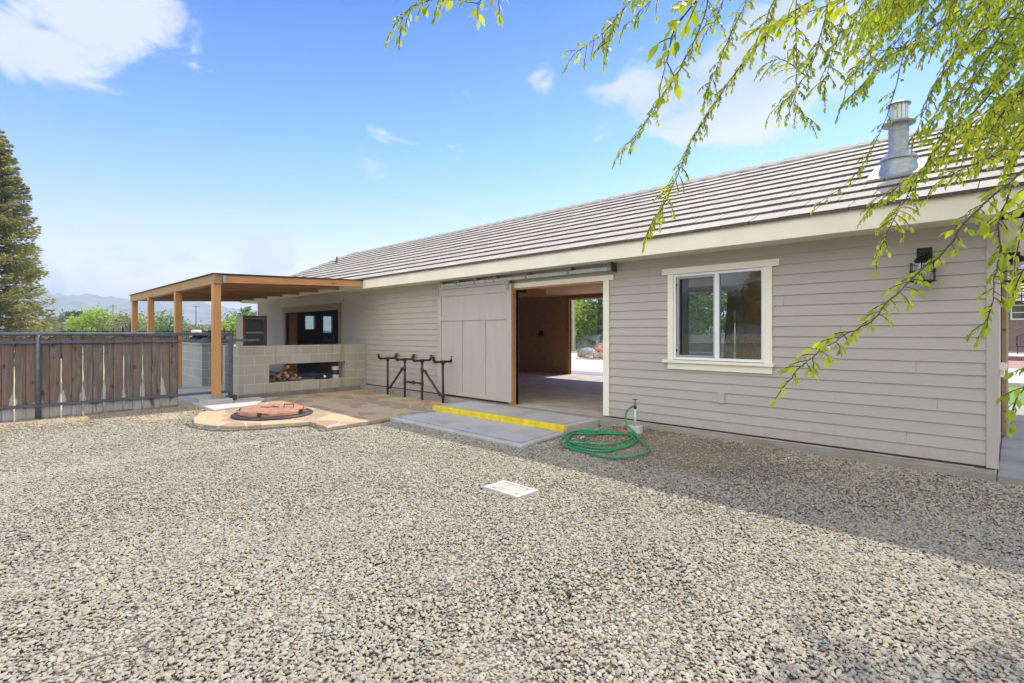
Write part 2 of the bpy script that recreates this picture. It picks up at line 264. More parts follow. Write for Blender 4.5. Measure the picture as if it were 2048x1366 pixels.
# ---------------------------------------------------------------- mesh helpers
ORG = {}
def tag(o, label=None, cat=None, group=None, kind=None):
    if label: o['label'] = label
    if cat: o['category'] = cat
    if group: o['group'] = group
    if kind: o['kind'] = kind
    return o
def thing(name, label, cat, loc=(0, 0, 0), group=None):
    o = bpy.data.objects.new(name, None); COL.objects.link(o); o.location = loc; o.empty_display_size = .2
    ORG[o.name] = Vector(loc); return tag(o, label, cat, group)
class MB:
    def __init__(s): s.v = []; s.f = []
    def add(s, vs, fs):
        n = len(s.v); s.v += [tuple(x) for x in vs]; s.f += [tuple(i + n for i in q) for q in fs]; return s
    def box(s, x0, x1, y0, y1, z0, z1):
        v = [(x, y, z) for z in (z0, z1) for y in (y0, y1) for x in (x0, x1)]
        return s.add(v, [(0, 2, 3, 1), (4, 5, 7, 6), (0, 1, 5, 4), (2, 6, 7, 3), (0, 4, 6, 2), (1, 3, 7, 5)])
    def bar(s, p0, p1, w, h, up=(0, 0, 1)):
        p0, p1 = Vector(p0), Vector(p1); d = (p1 - p0).normalized(); sd = d.cross(Vector(up)).normalized(); u = sd.cross(d)
        v = [p + sd * a * w / 2 + u * b_ * h / 2 for p in (p0, p1) for a, b_ in ((-1, -1), (1, -1), (1, 1), (-1, 1))]
        return s.add(v, [(3, 2, 1, 0), (4, 5, 6, 7), (0, 1, 5, 4), (1, 2, 6, 5), (2, 3, 7, 6), (3, 0, 4, 7)])
    def tube(s, pts, r, seg=10, cap=True):
        pts = [Vector(p) for p in pts]; n = len(pts); rr = r if isinstance(r, (list, tuple)) else [r] * n
        prev = None; base = len(s.v)
        for i, p in enumerate(pts):
            d = (pts[min(i + 1, n - 1)] - pts[max(i - 1, 0)])
            d = d.normalized() if d.length > 1e-9 else Vector((0, 0, 1))
            a = prev if prev is not None else (Vector((1, 0, 0)) if abs(d.x) < .8 else Vector((0, 1, 0)))
            a = (a - d * a.dot(d)).normalized(); prev = a; b_ = d.cross(a)
            for k in range(seg):
                th = 2 * math.pi * k / seg; s.v.append(tuple(p + (a * math.cos(th) + b_ * math.sin(th)) * rr[i]))
        for i in range(n - 1):
            for k in range(seg):
                k2 = (k + 1) % seg; s.f.append((base + i * seg + k, base + i * seg + k2, base + (i + 1) * seg + k2, base + (i + 1) * seg + k))
        if cap:
            s.f.append(tuple(base + k for k in range(seg))[::-1]); s.f.append(tuple(base + (n - 1) * seg + k for k in range(seg)))
        return s
    def lathe(s, c, prof, seg=32, close=False):
        c = Vector(c); base = len(s.v); n = len(prof)
        for (r, z) in prof:
            for k in range(seg):
                th = 2 * math.pi * k / seg; s.v.append((c.x + r * math.cos(th), c.y + r * math.sin(th), c.z + z))
        for i in range(n - 1):
            for k in range(seg):
                k2 = (k + 1) % seg; s.f.append((base + i * seg + k, base + i * seg + k2, base + (i + 1) * seg + k2, base + (i + 1) * seg + k))
        s.f.append(tuple(base + k for k in range(seg))[::-1]); s.f.append(tuple(base + (n - 1) * seg + k for k in range(seg)))
        return s
    def prism(s, poly, z0, z1):
        n = len(poly); v = [(x, y, z0) for x, y in poly] + [(x, y, z1) for x, y in poly]
        return s.add(v, [tuple(range(n))[::-1], tuple(range(n, 2 * n))] + [(i, (i + 1) % n, n + (i + 1) % n, n + i) for i in range(n)])
    def build(s, name, mat, parent=None, smooth=False, bevel=0, label=None):
        me = bpy.data.meshes.new(name); off = Vector((0, 0, 0)); root = parent
        if parent is not None: off = ORG.get(parent.name, Vector((0, 0, 0)))
        me.from_pydata([tuple(Vector(p) - off) for p in s.v], [], s.f); me.update()
        me.materials.append(M[mat] if isinstance(mat, str) else mat)
        if smooth:
            me.polygons.foreach_set('use_smooth', [True] * len(me.polygons))
        o = bpy.data.objects.new(name, me); COL.objects.link(o)
        if parent is not None: o.parent = parent; ORG[o.name] = off
        if bevel:
            bv = o.modifiers.new('bevel', 'BEVEL'); bv.width = bevel; bv.segments = 2; bv.limit_method = 'ANGLE'; bv.angle_limit = R(40)
        if label: o['label'] = label
        return o
def np_mesh(name, V, Fv, mat, parent=None, attrs=None, smooth=False, ngon=3):
    """V (n,3) float array in world space, Fv (m,k) int array"""
    me = bpy.data.meshes.new(name); off = ORG.get(parent.name, Vector((0, 0, 0))) if parent else Vector((0, 0, 0))
    V = V - np.array(off)[None]; k = Fv.shape[1]
    me.vertices.add(len(V)); me.vertices.foreach_set('co', V.astype(np.float32).ravel())
    me.loops.add(Fv.size); me.loops.foreach_set('vertex_index', Fv.astype(np.int32).ravel())
    me.polygons.add(len(Fv)); me.polygons.foreach_set('loop_start', np.arange(0, Fv.size, k, dtype=np.int32))
    me.polygons.foreach_set('loop_total', np.full(len(Fv), k, dtype=np.int32))
    if smooth: me.polygons.foreach_set('use_smooth', np.ones(len(Fv), dtype=bool))
    for an, (dom, arr) in (attrs or {}).items():
        a = me.attributes.new(an, 'FLOAT', dom); a.data.foreach_set('value', arr.astype(np.float32))
    me.update(calc_edges=True); me.validate(); me.materials.append(M[mat] if isinstance(mat, str) else mat)
    o = bpy.data.objects.new(name, me); COL.objects.link(o)
    if parent: o.parent = parent; ORG[o.name] = off
    return o
def copy_tree(o, parent=None):
    c_ = o.copy(); COL.objects.link(c_); c_.parent = parent
    for ch in list(o.children): copy_tree(ch, c_)
    return c_
def sm(v): v = np.clip(v, 0, 1); return v * v * (3 - 2 * v)
def ground_z(x, y):
    return -.165 + .09 * sm((y - 4.8) / 1.6) * sm((x + 4.6) / .5) * (1 - .35 * sm((x + 3) / 3)) - .045 * sm((-x - 7.0) / .5) * sm((x + 10.9) / .5) * sm((5.2 - y) / .6) + .05 * sm((-x - 10.7) / .8) * sm((4.6 - y) / .5) * 0.6

# ---------------------------------------------------------------- ground, one sheet to the horizon
def axis_pts(a, b, step, far, grow=1.35):
    mid = list(np.arange(a, b + step / 2, step)); out = []; d = step; p = b
    while p < far: d *= grow; p += d; out.append(p)
    lo = []; d = step; p = a
    while p > -far: d *= grow; p -= d; lo.append(p)
    return np.array(lo[::-1] + mid + out)
gx = axis_pts(-12.5, 2.5, .14, 3500); gy = axis_pts(-2.5, 7.2, .14, 3500)
GX, GY = np.meshgrid(gx, gy); GZ = ground_z(GX, GY) + .006 * np.sin(GX * 5.1 + GY * 2.3) * np.sin(GY * 4.3 - GX)
GZ = np.where((GY > 6.9), -.16, GZ)
nx, ny = len(gx), len(gy); idx = np.arange(nx * ny).reshape(ny, nx)
Fq = np.stack([idx[:-1, :-1], idx[:-1, 1:], idx[1:, 1:], idx[1:, :-1]], -1).reshape(-1, 4)
m, t, b, o = newmat('ground_soil'); sp = N(t, 'ShaderNodeSeparateXYZ'); L(t, pos(t), sp.inputs[0])
vo = N(t, 'ShaderNodeTexVoronoi'); L(t, pos(t), vo.inputs['Vector']); vo.inputs['Scale'].default_value = 75
wn = N(t, 'ShaderNodeTexWhiteNoise', noise_dimensions='3D'); L(t, vo.outputs['Color'], wn.inputs['Vector'])
grit = ramp(t, wn.outputs['Value'], ((0, (.17, .145, .11)), (.35, (.32, .27, .20)), (.6, (.23, .21, .18)), (.8, (.40, .35, .27)), (1, (.13, .11, .09))), 'CONSTANT')
dk = N(t, 'ShaderNodeMapRange'); L(t, vo.outputs['Distance'], dk.inputs['Value']); dk.inputs['From Min'].default_value = .35; dk.inputs['From Max'].default_value = .62
grit = mix(t, dk.outputs[0], grit, (.07, .055, .04))
soil = ramp(t, noise(t, pos(t), 14, 7, .7), ((.3, (.15, .105, .07)), (.55, (.30, .22, .14)), (.75, (.48, .38, .25))))
# where soil shows: along the fence and in the damp corner by the tap
fen = mth(t, 'ADD', mth(t, 'MULTIPLY', mth(t, 'ADD', sp.outputs['X'], 10.4), -1.6), mth(t, 'MULTIPLY', noise(t, pos(t), 1.6, 4), .9))
fm = N(t, 'ShaderNodeMapRange'); L(t, fen, fm.inputs['Value']); fm.inputs['From Min'].default_value = .1; fm.inputs['From Max'].default_value = .6
near = mix(t, fm.outputs[0], grit, mix(t, .5, soil, (.52, .41, .25)))
dn = N(t, 'ShaderNodeVectorMath', operation='DISTANCE'); L(t, pos(t, (.55, 1, 0)), dn.inputs[0]); dn.inputs[1].default_value = (-3.2 * .55, 5.75, 0)
dm = N(t, 'ShaderNodeMapRange'); L(t, mth(t, 'ADD', dn.outputs['Value'], mth(t, 'MULTIPLY', noise(t, pos(t), 2.5, 4), .7)), dm.inputs['Value']); dm.inputs['From Min'].default_value = 1.1; dm.inputs['From Max'].default_value = .8
near = mix(t, dm.outputs[0], near, mix(t, .5, soil, (.16, .11, .075)))
fld = ramp(t, noise(t, pos(t), .35, 8, .7), ((.3, (.30, .30, .12)), (.5, (.44, .40, .20)), (.7, (.52, .46, .27))))
lawn = ramp(t, noise(t, pos(t), 22, 8, .75), ((.3, (.07, .15, .02)), (.6, (.17, .29, .05)), (.8, (.25, .38, .08))))
wf = mth(t, 'LESS_THAN', sp.outputs['X'], -12.6); yl = mth(t, 'GREATER_THAN', sp.outputs['Y'], 7.0); yb = mth(t, 'LESS_THAN', sp.outputs['Y'], -6.0)
c = mix(t, wf, near, fld); c = mix(t, yl, c, lawn)
c = mix(t, mth(t, 'GREATER_THAN', sp.outputs['Y'], 60), c, fld); c = mix(t, yb, c, fld); c = mix(t, mth(t, 'MULTIPLY', wf, mth(t, 'GREATER_THAN', mth(t, 'MULTIPLY', sp.outputs['X'], -1), 60)), c, fld)
L(t, c, b.inputs['Base Color']); b.inputs['Roughness'].default_value = .95
bump(t, b, mth(t, 'ADD', mth(t, 'MULTIPLY', vo.outputs['Distance'], -1), noise(t, pos(t), 60, 3)), .7, .01); M['ground'] = m
tag(np_mesh('ground', np.stack([GX, GY, GZ], -1).reshape(-1, 3), Fq, 'ground', smooth=True), kind='structure')

# ---------------------------------------------------------------- outbuilding
WY = 6.745; XL, XR = -19.15, -.13; BY = 12.88; ZT = 2.56
B = thing('outbuilding', 'long grey lap-sided outbuilding with tiled roof and an open sliding barn door', 'building', (-9.6, WY, 0))
DOOR = (-6.50, -4.58, 0, 2.09); WIN = (-3.415, -2.213, .91, 2.095); BAR = (-16.72, -13.17, 0, 1.92)
def span_minus(x0, x1, holes):
    out = [(x0, x1)]
    for h0, h1 in holes:
        nn = []
        for a, b_ in out:
            if h1 <= a or h0 >= b_: nn.append((a, b_)); continue
            if h0 > a: nn.append((a, h0))
            if h1 < b_: nn.append((h1, b_))
        out = nn
    return out
# front wall core
w = MB()
def wall_y(w, y0, y1, x0, x1, z0, z1, holes):
    xs = sorted({x0, x1} | {h[0] for h in holes} | {h[1] for h in holes})
    for a, b_ in zip(xs[:-1], xs[1:]):
        cut = [(h[2], h[3]) for h in holes if h[0] <= a and h[1] >= b_]
        for c0, c1 in span_minus(z0, z1, cut):
            w.box(a, b_, y0, y1, c0, c1)
            if c0 == z0: w.box(a, b_, y0 + .03, y1 - .001, c0 - .031, c0 - .0005)
wall_y(w, WY + .002, WY + .07, XL, XR, 0, ZT, [DOOR, WIN, BAR])
w.build('wall', 'osb', B, label='inner framing of the front wall')
MB().box(XL, -6.61, WY + .004, WY + .03, -.029, -.0006).box(-4.47, -.2, WY + .004, WY + .03, -.029, -.0006).build('sill_shadow_strip', 'rim', B)  # dark strip standing in for the shadow line under the siding
e = .124; sd = MB(); n = int(math.ceil(2.44 / e))
for i in range(n):
    z0 = i * e; z1 = min(z0 + e + .012, 2.50)
    holes = [(h[0] + .003, h[1] - .003) for h in (DOOR, WIN, BAR) if h[2] < z0 + e * .9 and h[3] > z0 + .03]
    rr = random.Random(i * 17 + 3)
    joints = [XL + rr.uniform(.8, 4.0) + 4.88 * k for k in range(5)] if i % 3 == 1 else []
    joints += {16: [-3.80], 15: [-3.80], 17: [-3.80], 5: [-3.72], 6: [-3.72]}.get(i, [])
    for a, b_ in span_minus(XL, -.195, holes):
        for p, q in zip([a] + [j for j in sorted(joints) if a + .2 < j < b_ - .2], [j for j in sorted(joints) if a + .2 < j < b_ - .2] + [b_]):
            yb_, yt = WY - .020, WY - .005; p += .0015; q -= .0015
            sd.add([(p, yb_, z0), (q, yb_, z0), (q, WY, z0), (p, WY, z0), (p, yt, z1), (q, yt, z1), (q, WY, z1), (p, WY, z1)],
                   [(3, 2, 1, 0), (0, 1, 5, 4), (4, 5, 6, 7), (1, 2, 6, 5), (3, 0, 4, 7)])
sd.build('siding', 'siding', B)
MB().box(-.198, -.112, WY - .026, WY + .01, -.012, 2.50).build('corner_board', 'siding_flat', B)
MB().box(XL - .02, XL + .07, WY - .026, WY + .01, -.005, 2.50).build('corner_board', 'siding_flat', B)
# end walls, back wall, ceiling, floor
ew = MB().box(XR - .14, XR, WY + .011, BY, 0, ZT)
def gable_tri(x0, x1): return [(x0, WY + .01, ZT), (x0, BY, ZT), (x0, 9.81, 4.12), (x1, WY + .01, ZT), (x1, BY, ZT), (x1, 9.81, 4.12)], [(0, 2, 1), (3, 4, 5), (0, 3, 5, 2), (1, 2, 5, 4), (0, 1, 4, 3)]
ew.add(*gable_tri(XR - .14, XR)); ew.build('end_wall', 'siding_flat', B)
EWIN = ((8.33, 8.74, 1.40, 1.95), (9.03, 9.44, 1.27, 1.95))
lw = MB()
ys = [WY + .011, EWIN[0][0], EWIN[0][1], EWIN[1][0], EWIN[1][1], BY]
for k, (a, b_) in enumerate(zip(ys[:-1], ys[1:])):
    if k in (1, 3):
        h = EWIN[(k - 1) // 2]; lw.box(XL, XL + .14, a, b_, 0, h[2]); lw.box(XL, XL + .14, a, b_, h[3], ZT)
    else: lw.box(XL, XL + .14, a, b_, 0, ZT)
lw.build('end_wall', 'wood_dark', B)
for h in EWIN:
    fm_ = MB(); x = XL + .12
    for q in ((h[0], h[0] + .03, h[2], h[3]), (h[1] - .03, h[1], h[2], h[3]), (h[0] + .03, h[1] - .03, h[2], h[2] + .03), (h[0] + .03, h[1] - .03, h[3] - .03, h[3])):
        fm_.box(x, x + .04, *q)
    f_ = fm_.build('window', 'white', B); MB().box(x + .015, x + .02, h[0] + .03, h[1] - .03, h[2] + .03, h[3] - .03).build('pane', 'glass', f_)
BO = (-10.04, -4.86, 0, 2.31)
bw = MB(); wall_y(bw, BY, BY + .06, XL, XR, 0, ZT, [BO]); bw.build('back_wall', 'osb', B)
MB().box(XL + .15, XR - .15, WY + .15, BY - .01, 2.462, 2.50).build('ceiling', 'ceiling_board', B)
MB().box(-12.6, -12.5, WY + .15, BY - .01, -.02, 2.458).build('partition_wall', 'osb', B)
MB().box(XL + .02, XR + .005, WY - .19, BY + 1.4, -.35, -.0305).build('foundation', 'conc', B, bevel=.008)
MB().box(-12.49, XR - .16, WY - .05, BY + .16, -.03, -.026).build('floor', 'floor', B)
# back opening jambs and header
MB().box(-10.18, -10.04, BY - .03, BY + .065, -.024, 2.45).build('jamb', 'jamb', B)
MB().box(-4.86, -4.72, BY - .03, BY + .065, -.024, 2.45).build('jamb', 'jamb', B)
MB().box(-10.03, -4.87, BY - .04, BY + .07, 2.31, 2.455).build('header', 'jamb', B)
MB().tube([(-10.0, BY - .08, 2.335), (-4.9, BY - .08, 2.335)], .022, 10).build('curtain_rod', 'galv', B)
# curtain gathered at the right end of the back opening
cu = MB(); pts_ = []
for k in range(60):
    x = -5.12 + k * .0085; pts_.append((x, BY - .09 + .035 * math.sin(k * 1.35) + .01 * math.sin(k * .5)))
for k in range(59):
    (xa, ya), (xb, yb2) = pts_[k], pts_[k + 1]; cx = -4.95; ta = .68
    cu.add([(xa - .1 * (1 if k < 30 else 0), ya, .03), (xb - .1 * (1 if k < 30 else 0), yb2, .03), (cx + (xb - cx) * ta, yb2, 2.31), (cx + (xa - cx) * ta, ya, 2.31)], [(0, 1, 2, 3)])
co = cu.build('curtain', 'curtain', B, smooth=True); sdm = co.modifiers.new('solid', 'SOLIDIFY'); sdm.thickness = .004
# front door frame : wooden post behind the sliding door, header beam inside, cream trim
MB().box(-6.60, -6.50, WY - .085, WY + .076, -.028, 2.09).build('jamb', 'jamb', B)
MB().box(-6.50, -4.58, WY + .03, WY + .16, 2.0905, 2.30).build('header', 'jamb', B)
MB().box(-6.50, -4.58, WY - .02, WY + .031, 2.065, 2.0895).build('header_trim', 'jamb', B)
tb = MB(); tb.box(-6.72, -6.63, WY + .09, 7.74, 1.99, 2.135); tb.build('beam', 'jamb', B)
ob = MB().box(-6.628, -6.52, WY + .12, WY + .32, 2.03, 2.14); ob.build('door_opener', 'black', B, bevel=.02)
wl = MB().lathe((-11.2, BY - .05, 1.18), [(.0, 0), (.07, 0), (.09, .05), (.09, .12), (.07, .17), (0, .17)], 16); wl.build('round_wall_fitting', 'black', B, smooth=True)  # small round black fitting on the back wall, not a lamp
DT = MB().box(-6.58, -4.392, WY - .042, WY - .0165, 2.092, 2.176); DT.build('door_trim', 'cream', B, bevel=.003)
MB().box(-4.58, -4.474, WY - .040, WY - .0165, .0, 2.0915).build('door_trim', 'cream', B, bevel=.003)
# slab joint seen in the foundation
# window with cream casing
for q in ((-3.585, -2.039, 2.097, 2.182), ): MB().box(q[0], q[1], WY - .045, WY - .0165, q[2], q[3]).build('window_casing', 'cream', B, bevel=.003)
for ca, cb_ in ((-3.497, -3.416), (-2.212, -2.122)): MB().box(ca, cb_, WY - .041, WY - .0165, .906, 2.0965).build('window_casing', 'cream', B, bevel=.003)
MB().box(-3.565, -2.095, WY - .075, WY - .0165, .866, .905).build('window_sill', 'cream', B, bevel=.004)
MB().box(-3.497, -2.122, WY - .040, WY - .0165, .778, .8655).build('window_apron', 'cream', B, bevel=.003)
wf_ = MB(); y0, y1 = WY - .030, WY + .05; xa, xb = -3.414, -2.214
for q in ((xa, xa + .035, .912, 2.093), (xb - .035, xb, .912, 2.093), (xa + .035, xb - .035, .912, .947), (xa + .035, xb - .035, 2.058, 2.093), (-2.836, -2.777, .947, 2.058)):
    wf_.box(q[0], q[1], y0, y1, q[2], q[3])
WF = wf_.build('window', 'white', B, bevel=.003)
MB().box(-2.777, xb - .035, WY + .004, WY + .008, .947, 2.058).build('pane', 'glass', WF)
MB().box(xa + .035, -2.836, WY + .030, WY + .034, .947, 2.058).build('pane', 'glass', WF)
sf = MB(); q0, q1, q2, q3 = xa + .037, -2.838, .950, 2.056
for q in ((q0 + .012, q0 + .04, q2, q3), (q1 - .02, q1, q2, q3), (q0 + .04, q1 - .02, q2, q2 + .028), (q0 + .04, q1 - .02, q3 - .028, q3)): sf.box(q[0], q[1], WY - .018, WY - .004, q[2], q[3])
SFo = sf.build('screen_frame', 'screen_frame', WF)
MB().box(q0 + .04, q1 - .02, WY - .012, WY - .010, q2 + .028, q3 - .028).build('screen_mesh', 'screen', WF)
for zc in (1.93, 1.02): MB().box(q0 - .001, q0 + .016, WY - .022, WY - .012, zc, zc + .032).build('screen_clip', 'black', WF)
# interior post seen through the left pane
MB().box(-3.40, -3.30, WY + .142, WY + .20, .85, 2.2).build('window_stud', 'wood_dark', B)
# blank cover plate on the siding
MB().box(-2.787, -2.702, WY - .034, WY - .014, .362, .498).build('cover_plate', 'siding_flat', B, bevel=.004)
# bar opening trims
MB().box(-16.95, -13.04, WY - .05, WY - .0165, 1.925, 2.10).build('bar_header', 'trim_wood', B, bevel=.004)
MB().box(-17.10, -12.92, WY - .044, WY - .0165, 2.103, 2.20).build('bar_header_board', 'siding_flat', B)
MB().box(-13.17, -13.06, WY - .045, WY + .12, -.02, 1.922).build('jamb', 'trim_wood', B, bevel=.004)
MB().box(-16.86, -16.72, WY - .045, WY + .35, -.02, 1.922).build('jamb', 'cedar_z', B, bevel=.004)
# sliding barn door
dy0, dy1 = WY - .10, WY - .062; D = MB().box(-8.66, -6.505, dy0, dy1, .022, 2.172).build('sliding_door', 'siding_flat', B, bevel=.002)
st_ = MB()
for q in ((-8.66, -8.555, .022, 2.172), (-6.64, -6.505, .022, 2.172), (-7.96, -7.875, .10, 1.525), (-7.275, -7.195, .10, 1.525)): st_.box(q[0], q[1], dy0 - .018, dy0 - .0005, q[2], q[3])
for q in ((-8.555, -6.64, 1.527, 1.635), (-8.555, -6.64, 2.03, 2.172), (-8.555, -6.64, .022, .10)): st_.box(q[0], q[1], dy0 - .0175, dy0 - .0005, q[2], q[3])
st_.build('batten', 'siding_flat', D, bevel=.0015)
for hx in (-8.655, -6.60):
    MB().box(hx - .035, hx + .035, dy0 - .028, dy0 - .018, 2.055, 2.185).box(hx - .012, hx + .012, dy0 - .026, dy0 - .016, 2.185, 2.235).lathe((hx, dy0 - .03, 2.12), [(.0, 0), (.008, 0), (.008, .006), (0, .006)], 8).build('hanger', 'zinc', D, bevel=.002)
# door track: box rail with brackets, angle cover above
TR = MB().box(-8.60, -4.37, WY - .135, WY - .085, 2.232, 2.292).build('door_track', 'galv', B, bevel=.006)
MB().box(-8.60, -6.55, WY - .140, WY - .10, 2.176, 2.229).build('track_skirt', 'siding_flat', TR)
for bx in (-8.55, -8.03, -7.50, -6.95, -6.13, -5.2, -4.42):
    MB().box(bx - .02, bx + .02, WY - .142, WY - .015, 2.225, 2.300).box(bx - .015, bx + .06, WY - .13, WY - .02, 2.300, 2.335).build('track_bracket', 'zinc', TR, bevel=.003)
MB().box(-8.60, -4.34, WY - .12, WY - .017, 2.345, 2.352).build('track_cover', 'siding_flat', TR)
MB().box(-4.372, -4.342, WY - .15, WY - .02, 2.21, 2.36).build('end_stop', 'rim', TR)

# roof: eleven courses of flat tiles with real butts
EY, EZ, RY, TAN = 6.273, 2.563, 9.81, .482; CA = 1 / math.hypot(1, TAN); SA = TAN * CA
XE0, XE1 = -19.57, .42; XRID = -18.13
def hipx(y): return XE0 + (XRID - XE0) * (y - EY) / (RY - EY)
MB().box(XE0, XE1, EY + .004, EY + .04, 2.337, 2.560).box(XE0 + .001, XE0 + .037, EY + .041, 13.30, 2.337, 2.560).build('fascia', 'cream', B, bevel=.003)
so = MB().box(XE0 + .038, XE1 - .002, EY + .041, WY - .003, 2.352, 2.366).box(XE0 + .038, XL - .022, WY - .003, 13.3, 2.352, 2.366).build('soffit', 'cream', B)
V = []; Fl = []; tone = []; edge = []
def tile_face(vs, tn, ed):
    n0 = len(V); V.extend(vs); Fl.append((n0, n0 + 1, n0 + 2, n0 + 3)); tone.append(tn); edge.append(ed)
slope_len = (RY - EY) / CA; ex = .3455; nc = int(math.ceil(slope_len / ex)); tw = .332; th = .036
for i in range(nc):
    s0 = i * ex - (.03 if i == 0 else 0); s1 = min(i * ex + ex + .05, slope_len)
    yA, yB = EY + s0 * CA, EY + s1 * CA; zA, zB = EZ + s0 * SA, EZ + s1 * SA
    x = XE1 - (.17 if i % 2 else 0) + .0; cols = []
    while x > XE0:
        rr = random.random(); x0, x1 = x - tw + .007, x; x -= tw
        jz = random.uniform(-.0025, .0025)
        xa0, xb0 = max(x0, hipx(yA)), max(x1, hipx(yA)); xa1, xb1 = max(x0, hipx(yB)), max(x1, hipx(yB))
        if xb0 <= hipx(yA) + .001: continue
        zt0 = zA + th + jz; zt1 = zB + .004
        tile_face([(xa0, yA, zt0), (xb0, yA, zt0), (xb1, yB, zt1), (xa1, yB, zt1)], rr, 0)
        tile_face([(xa0, yA, zA - .004), (xb0, yA, zA - .004), (xb0, yA, zt0), (xa0, yA, zt0)], rr, 1)
        if xb0 == x1: tile_face([(x1, yA, zA - .004), (x1, yB, zB - .01), (x1, yB, zt1), (x1, yA, zt0)], rr, 1)
# back slope and hip as plain courses, gable verge
for i in range(nc):
    yA = RY + (RY - EY) - i * ex * CA; yB = yA - ex * CA - .03; zA, zB = EZ + i * ex * SA, EZ + (i * ex + ex) * SA
    if yB < RY: yB = RY; zB = EZ + (RY - EY) * TAN
    tile_face([(XE0 + .7, yA, zA + th), (XE1, yA, zA + th), (XE1, yB, zB), (XRID, yB, zB)], .5, 0)
tile_face([(XE0, EY, EZ), (XRID, RY, EZ + (RY - EY) * TAN), (XRID, RY, EZ + (RY - EY) * TAN), (XE0, 2 * RY - EY, EZ)], .5, 0)
tile_face([(XE0, EY, EZ - .003), (XE1, EY, EZ - .003), (XE1, RY, EZ + (RY - EY) * TAN - .012), (XRID, RY, EZ + (RY - EY) * TAN - .012)], .5, 1)
roof = np_mesh('roof', np.array(V), np.array(Fl), 'tile', B, {'tone': ('FACE', np.array(tone)), 'edge': ('FACE', np.array(edge))})
cp = MB(); RZ = EZ + (RY - EY) * TAN
def cap(p0, p1, w_=.13, lift=.035):
    p0, p1 = Vector(p0), Vector(p1); d = (p1 - p0).normalized(); sd_ = d.cross(Vector((0, 0, 1))).normalized(); u = sd_.cross(d)
    vs = []
    for p, l in ((p0, lift + .028), (p1, lift)):
        vs += [p - sd_ * w_ + u * (l - .075), p + u * (l + .015), p + sd_ * w_ + u * (l - .075), p - sd_ * w_ + u * (l - .10), p + u * (l - .012), p + sd_ * w_ + u * (l - .10)]
    cp.add(vs, [(0, 1, 7, 6), (1, 2, 8, 7), (3, 4, 1, 0), (4, 5, 2, 1), (6, 7, 10, 9), (7, 8, 11, 10), (0, 6, 9, 3), (2, 5, 11, 8), (3, 9, 10, 4), (4, 10, 11, 5)])
x = XE1
while x > XRID: cap((x - .40, RY, RZ), (x, RY, RZ)); x -= .365
hv = Vector((XRID, RY, RZ)) - Vector((XE0, EY, EZ)); hl = hv.length; hv.normalize(); s = 0
while s < hl - .1: p = Vector((XE0, EY, EZ)) + hv * s; cap(p, p + hv * .42, .12, .05); s += .365
cp.build('ridge_cap', 'tile_cap', roof)
# verge board on the gable end (out of frame but it closes the roof)
vb = MB(); vb.bar((XE1 - .02, EY + .04, EZ - .09), (XE1 - .02, RY, RZ - .09), .03, .2); vb.bar((XE1 - .02, RY, RZ - .09), (XE1 - .02, 2 * RY - EY, EZ - .09), .03, .2); vb.build('verge_board', 'cream', roof)
MB().box(XR + .002, XE1 - .03, EY + .042, 13.3, 2.352, 2.366).build('soffit', 'cream', B); MB().box(XE1 - .028, XE1, EY + .042, 13.3, 2.337, 2.56).build('fascia', 'cream', B)
rk = MB(); rk.add([(XR, EY + .04, EZ - .17), (XE1 - .04, EY + .04, EZ - .17), (XE1 - .04, RY, RZ - .17), (XR, RY, RZ - .17), (XR, EY + .04, EZ - .155), (XE1 - .04, EY + .04, EZ - .155), (XE1 - .04, RY, RZ - .155), (XR, RY, RZ - .155)], [(3, 2, 1, 0), (4, 5, 6, 7)]); rk.build('rake_soffit', 'cream', roof)
# flue
px_, py_ = -.986, 7.539; rz = EZ + (py_ - EY) * TAN + th
FL = MB(); FL.add([(px_ - .27, py_ - .30, rz - .30 * TAN + .012), (px_ + .27, py_ - .30, rz - .30 * TAN + .012), (px_ + .27, py_ + .3, rz + .3 * TAN + .012), (px_ - .27, py_ + .3, rz + .3 * TAN + .012),
                  (px_ - .27, py_ - .30, rz - .30 * TAN + .002), (px_ + .27, py_ - .30, rz - .30 * TAN + .002), (px_ + .27, py_ + .3, rz + .3 * TAN + .002), (px_ - .27, py_ + .3, rz + .3 * TAN + .002)],
                 [(0, 1, 2, 3), (7, 6, 5, 4), (0, 4, 5, 1), (1, 5, 6, 2), (2, 6, 7, 3), (3, 7, 4, 0)])
FL.lathe((px_, py_, rz), [(.225, -.10), (.175, .07), (.17, .10), (.19, .105), (.19, .12), (.15, .17), (.108, .21), (.102, .24)], 64)
FL.lathe((px_, py_, rz), [(.098, .1), (.098, .44), (.103, .445), (.103, .46), (.098, .465), (.098, .54)], 64)
FL.lathe((px_, py_, rz), [(.10, .535), (.165, .53), (.17, .542), (.13, .565), (.11, .575)], 40)
flue = FL.build('flue_pipe', 'zinc', roof, smooth=False)
lou = MB()
for k in range(14):
    a = 2 * math.pi * k / 14; cx, cy = px_ + .088 * math.cos(a), py_ + .088 * math.sin(a)
    lou.bar((cx, cy, rz + .575), (cx, cy, rz + .76), .035, .008, (math.cos(a), math.sin(a), 0))
lou.lathe((px_, py_, rz), [(.07, .56), (.07, .75)], 20); lou.build('flue_louvre', 'galv', flue)
MB().lathe((px_, py_, rz), [(.0, .76), (.118, .758), (.122, .768), (.06, .80), (.0, .805)], 32).build('flue_cap', 'zinc', flue)
MB().lathe((-17.3, 8.75, EZ + (8.75 - EY) * TAN), [(.08, .0), (.035, .07), (.03, .08), (.03, .24), (.0, .24)], 12).build('vent_pipe', 'rim', roof)
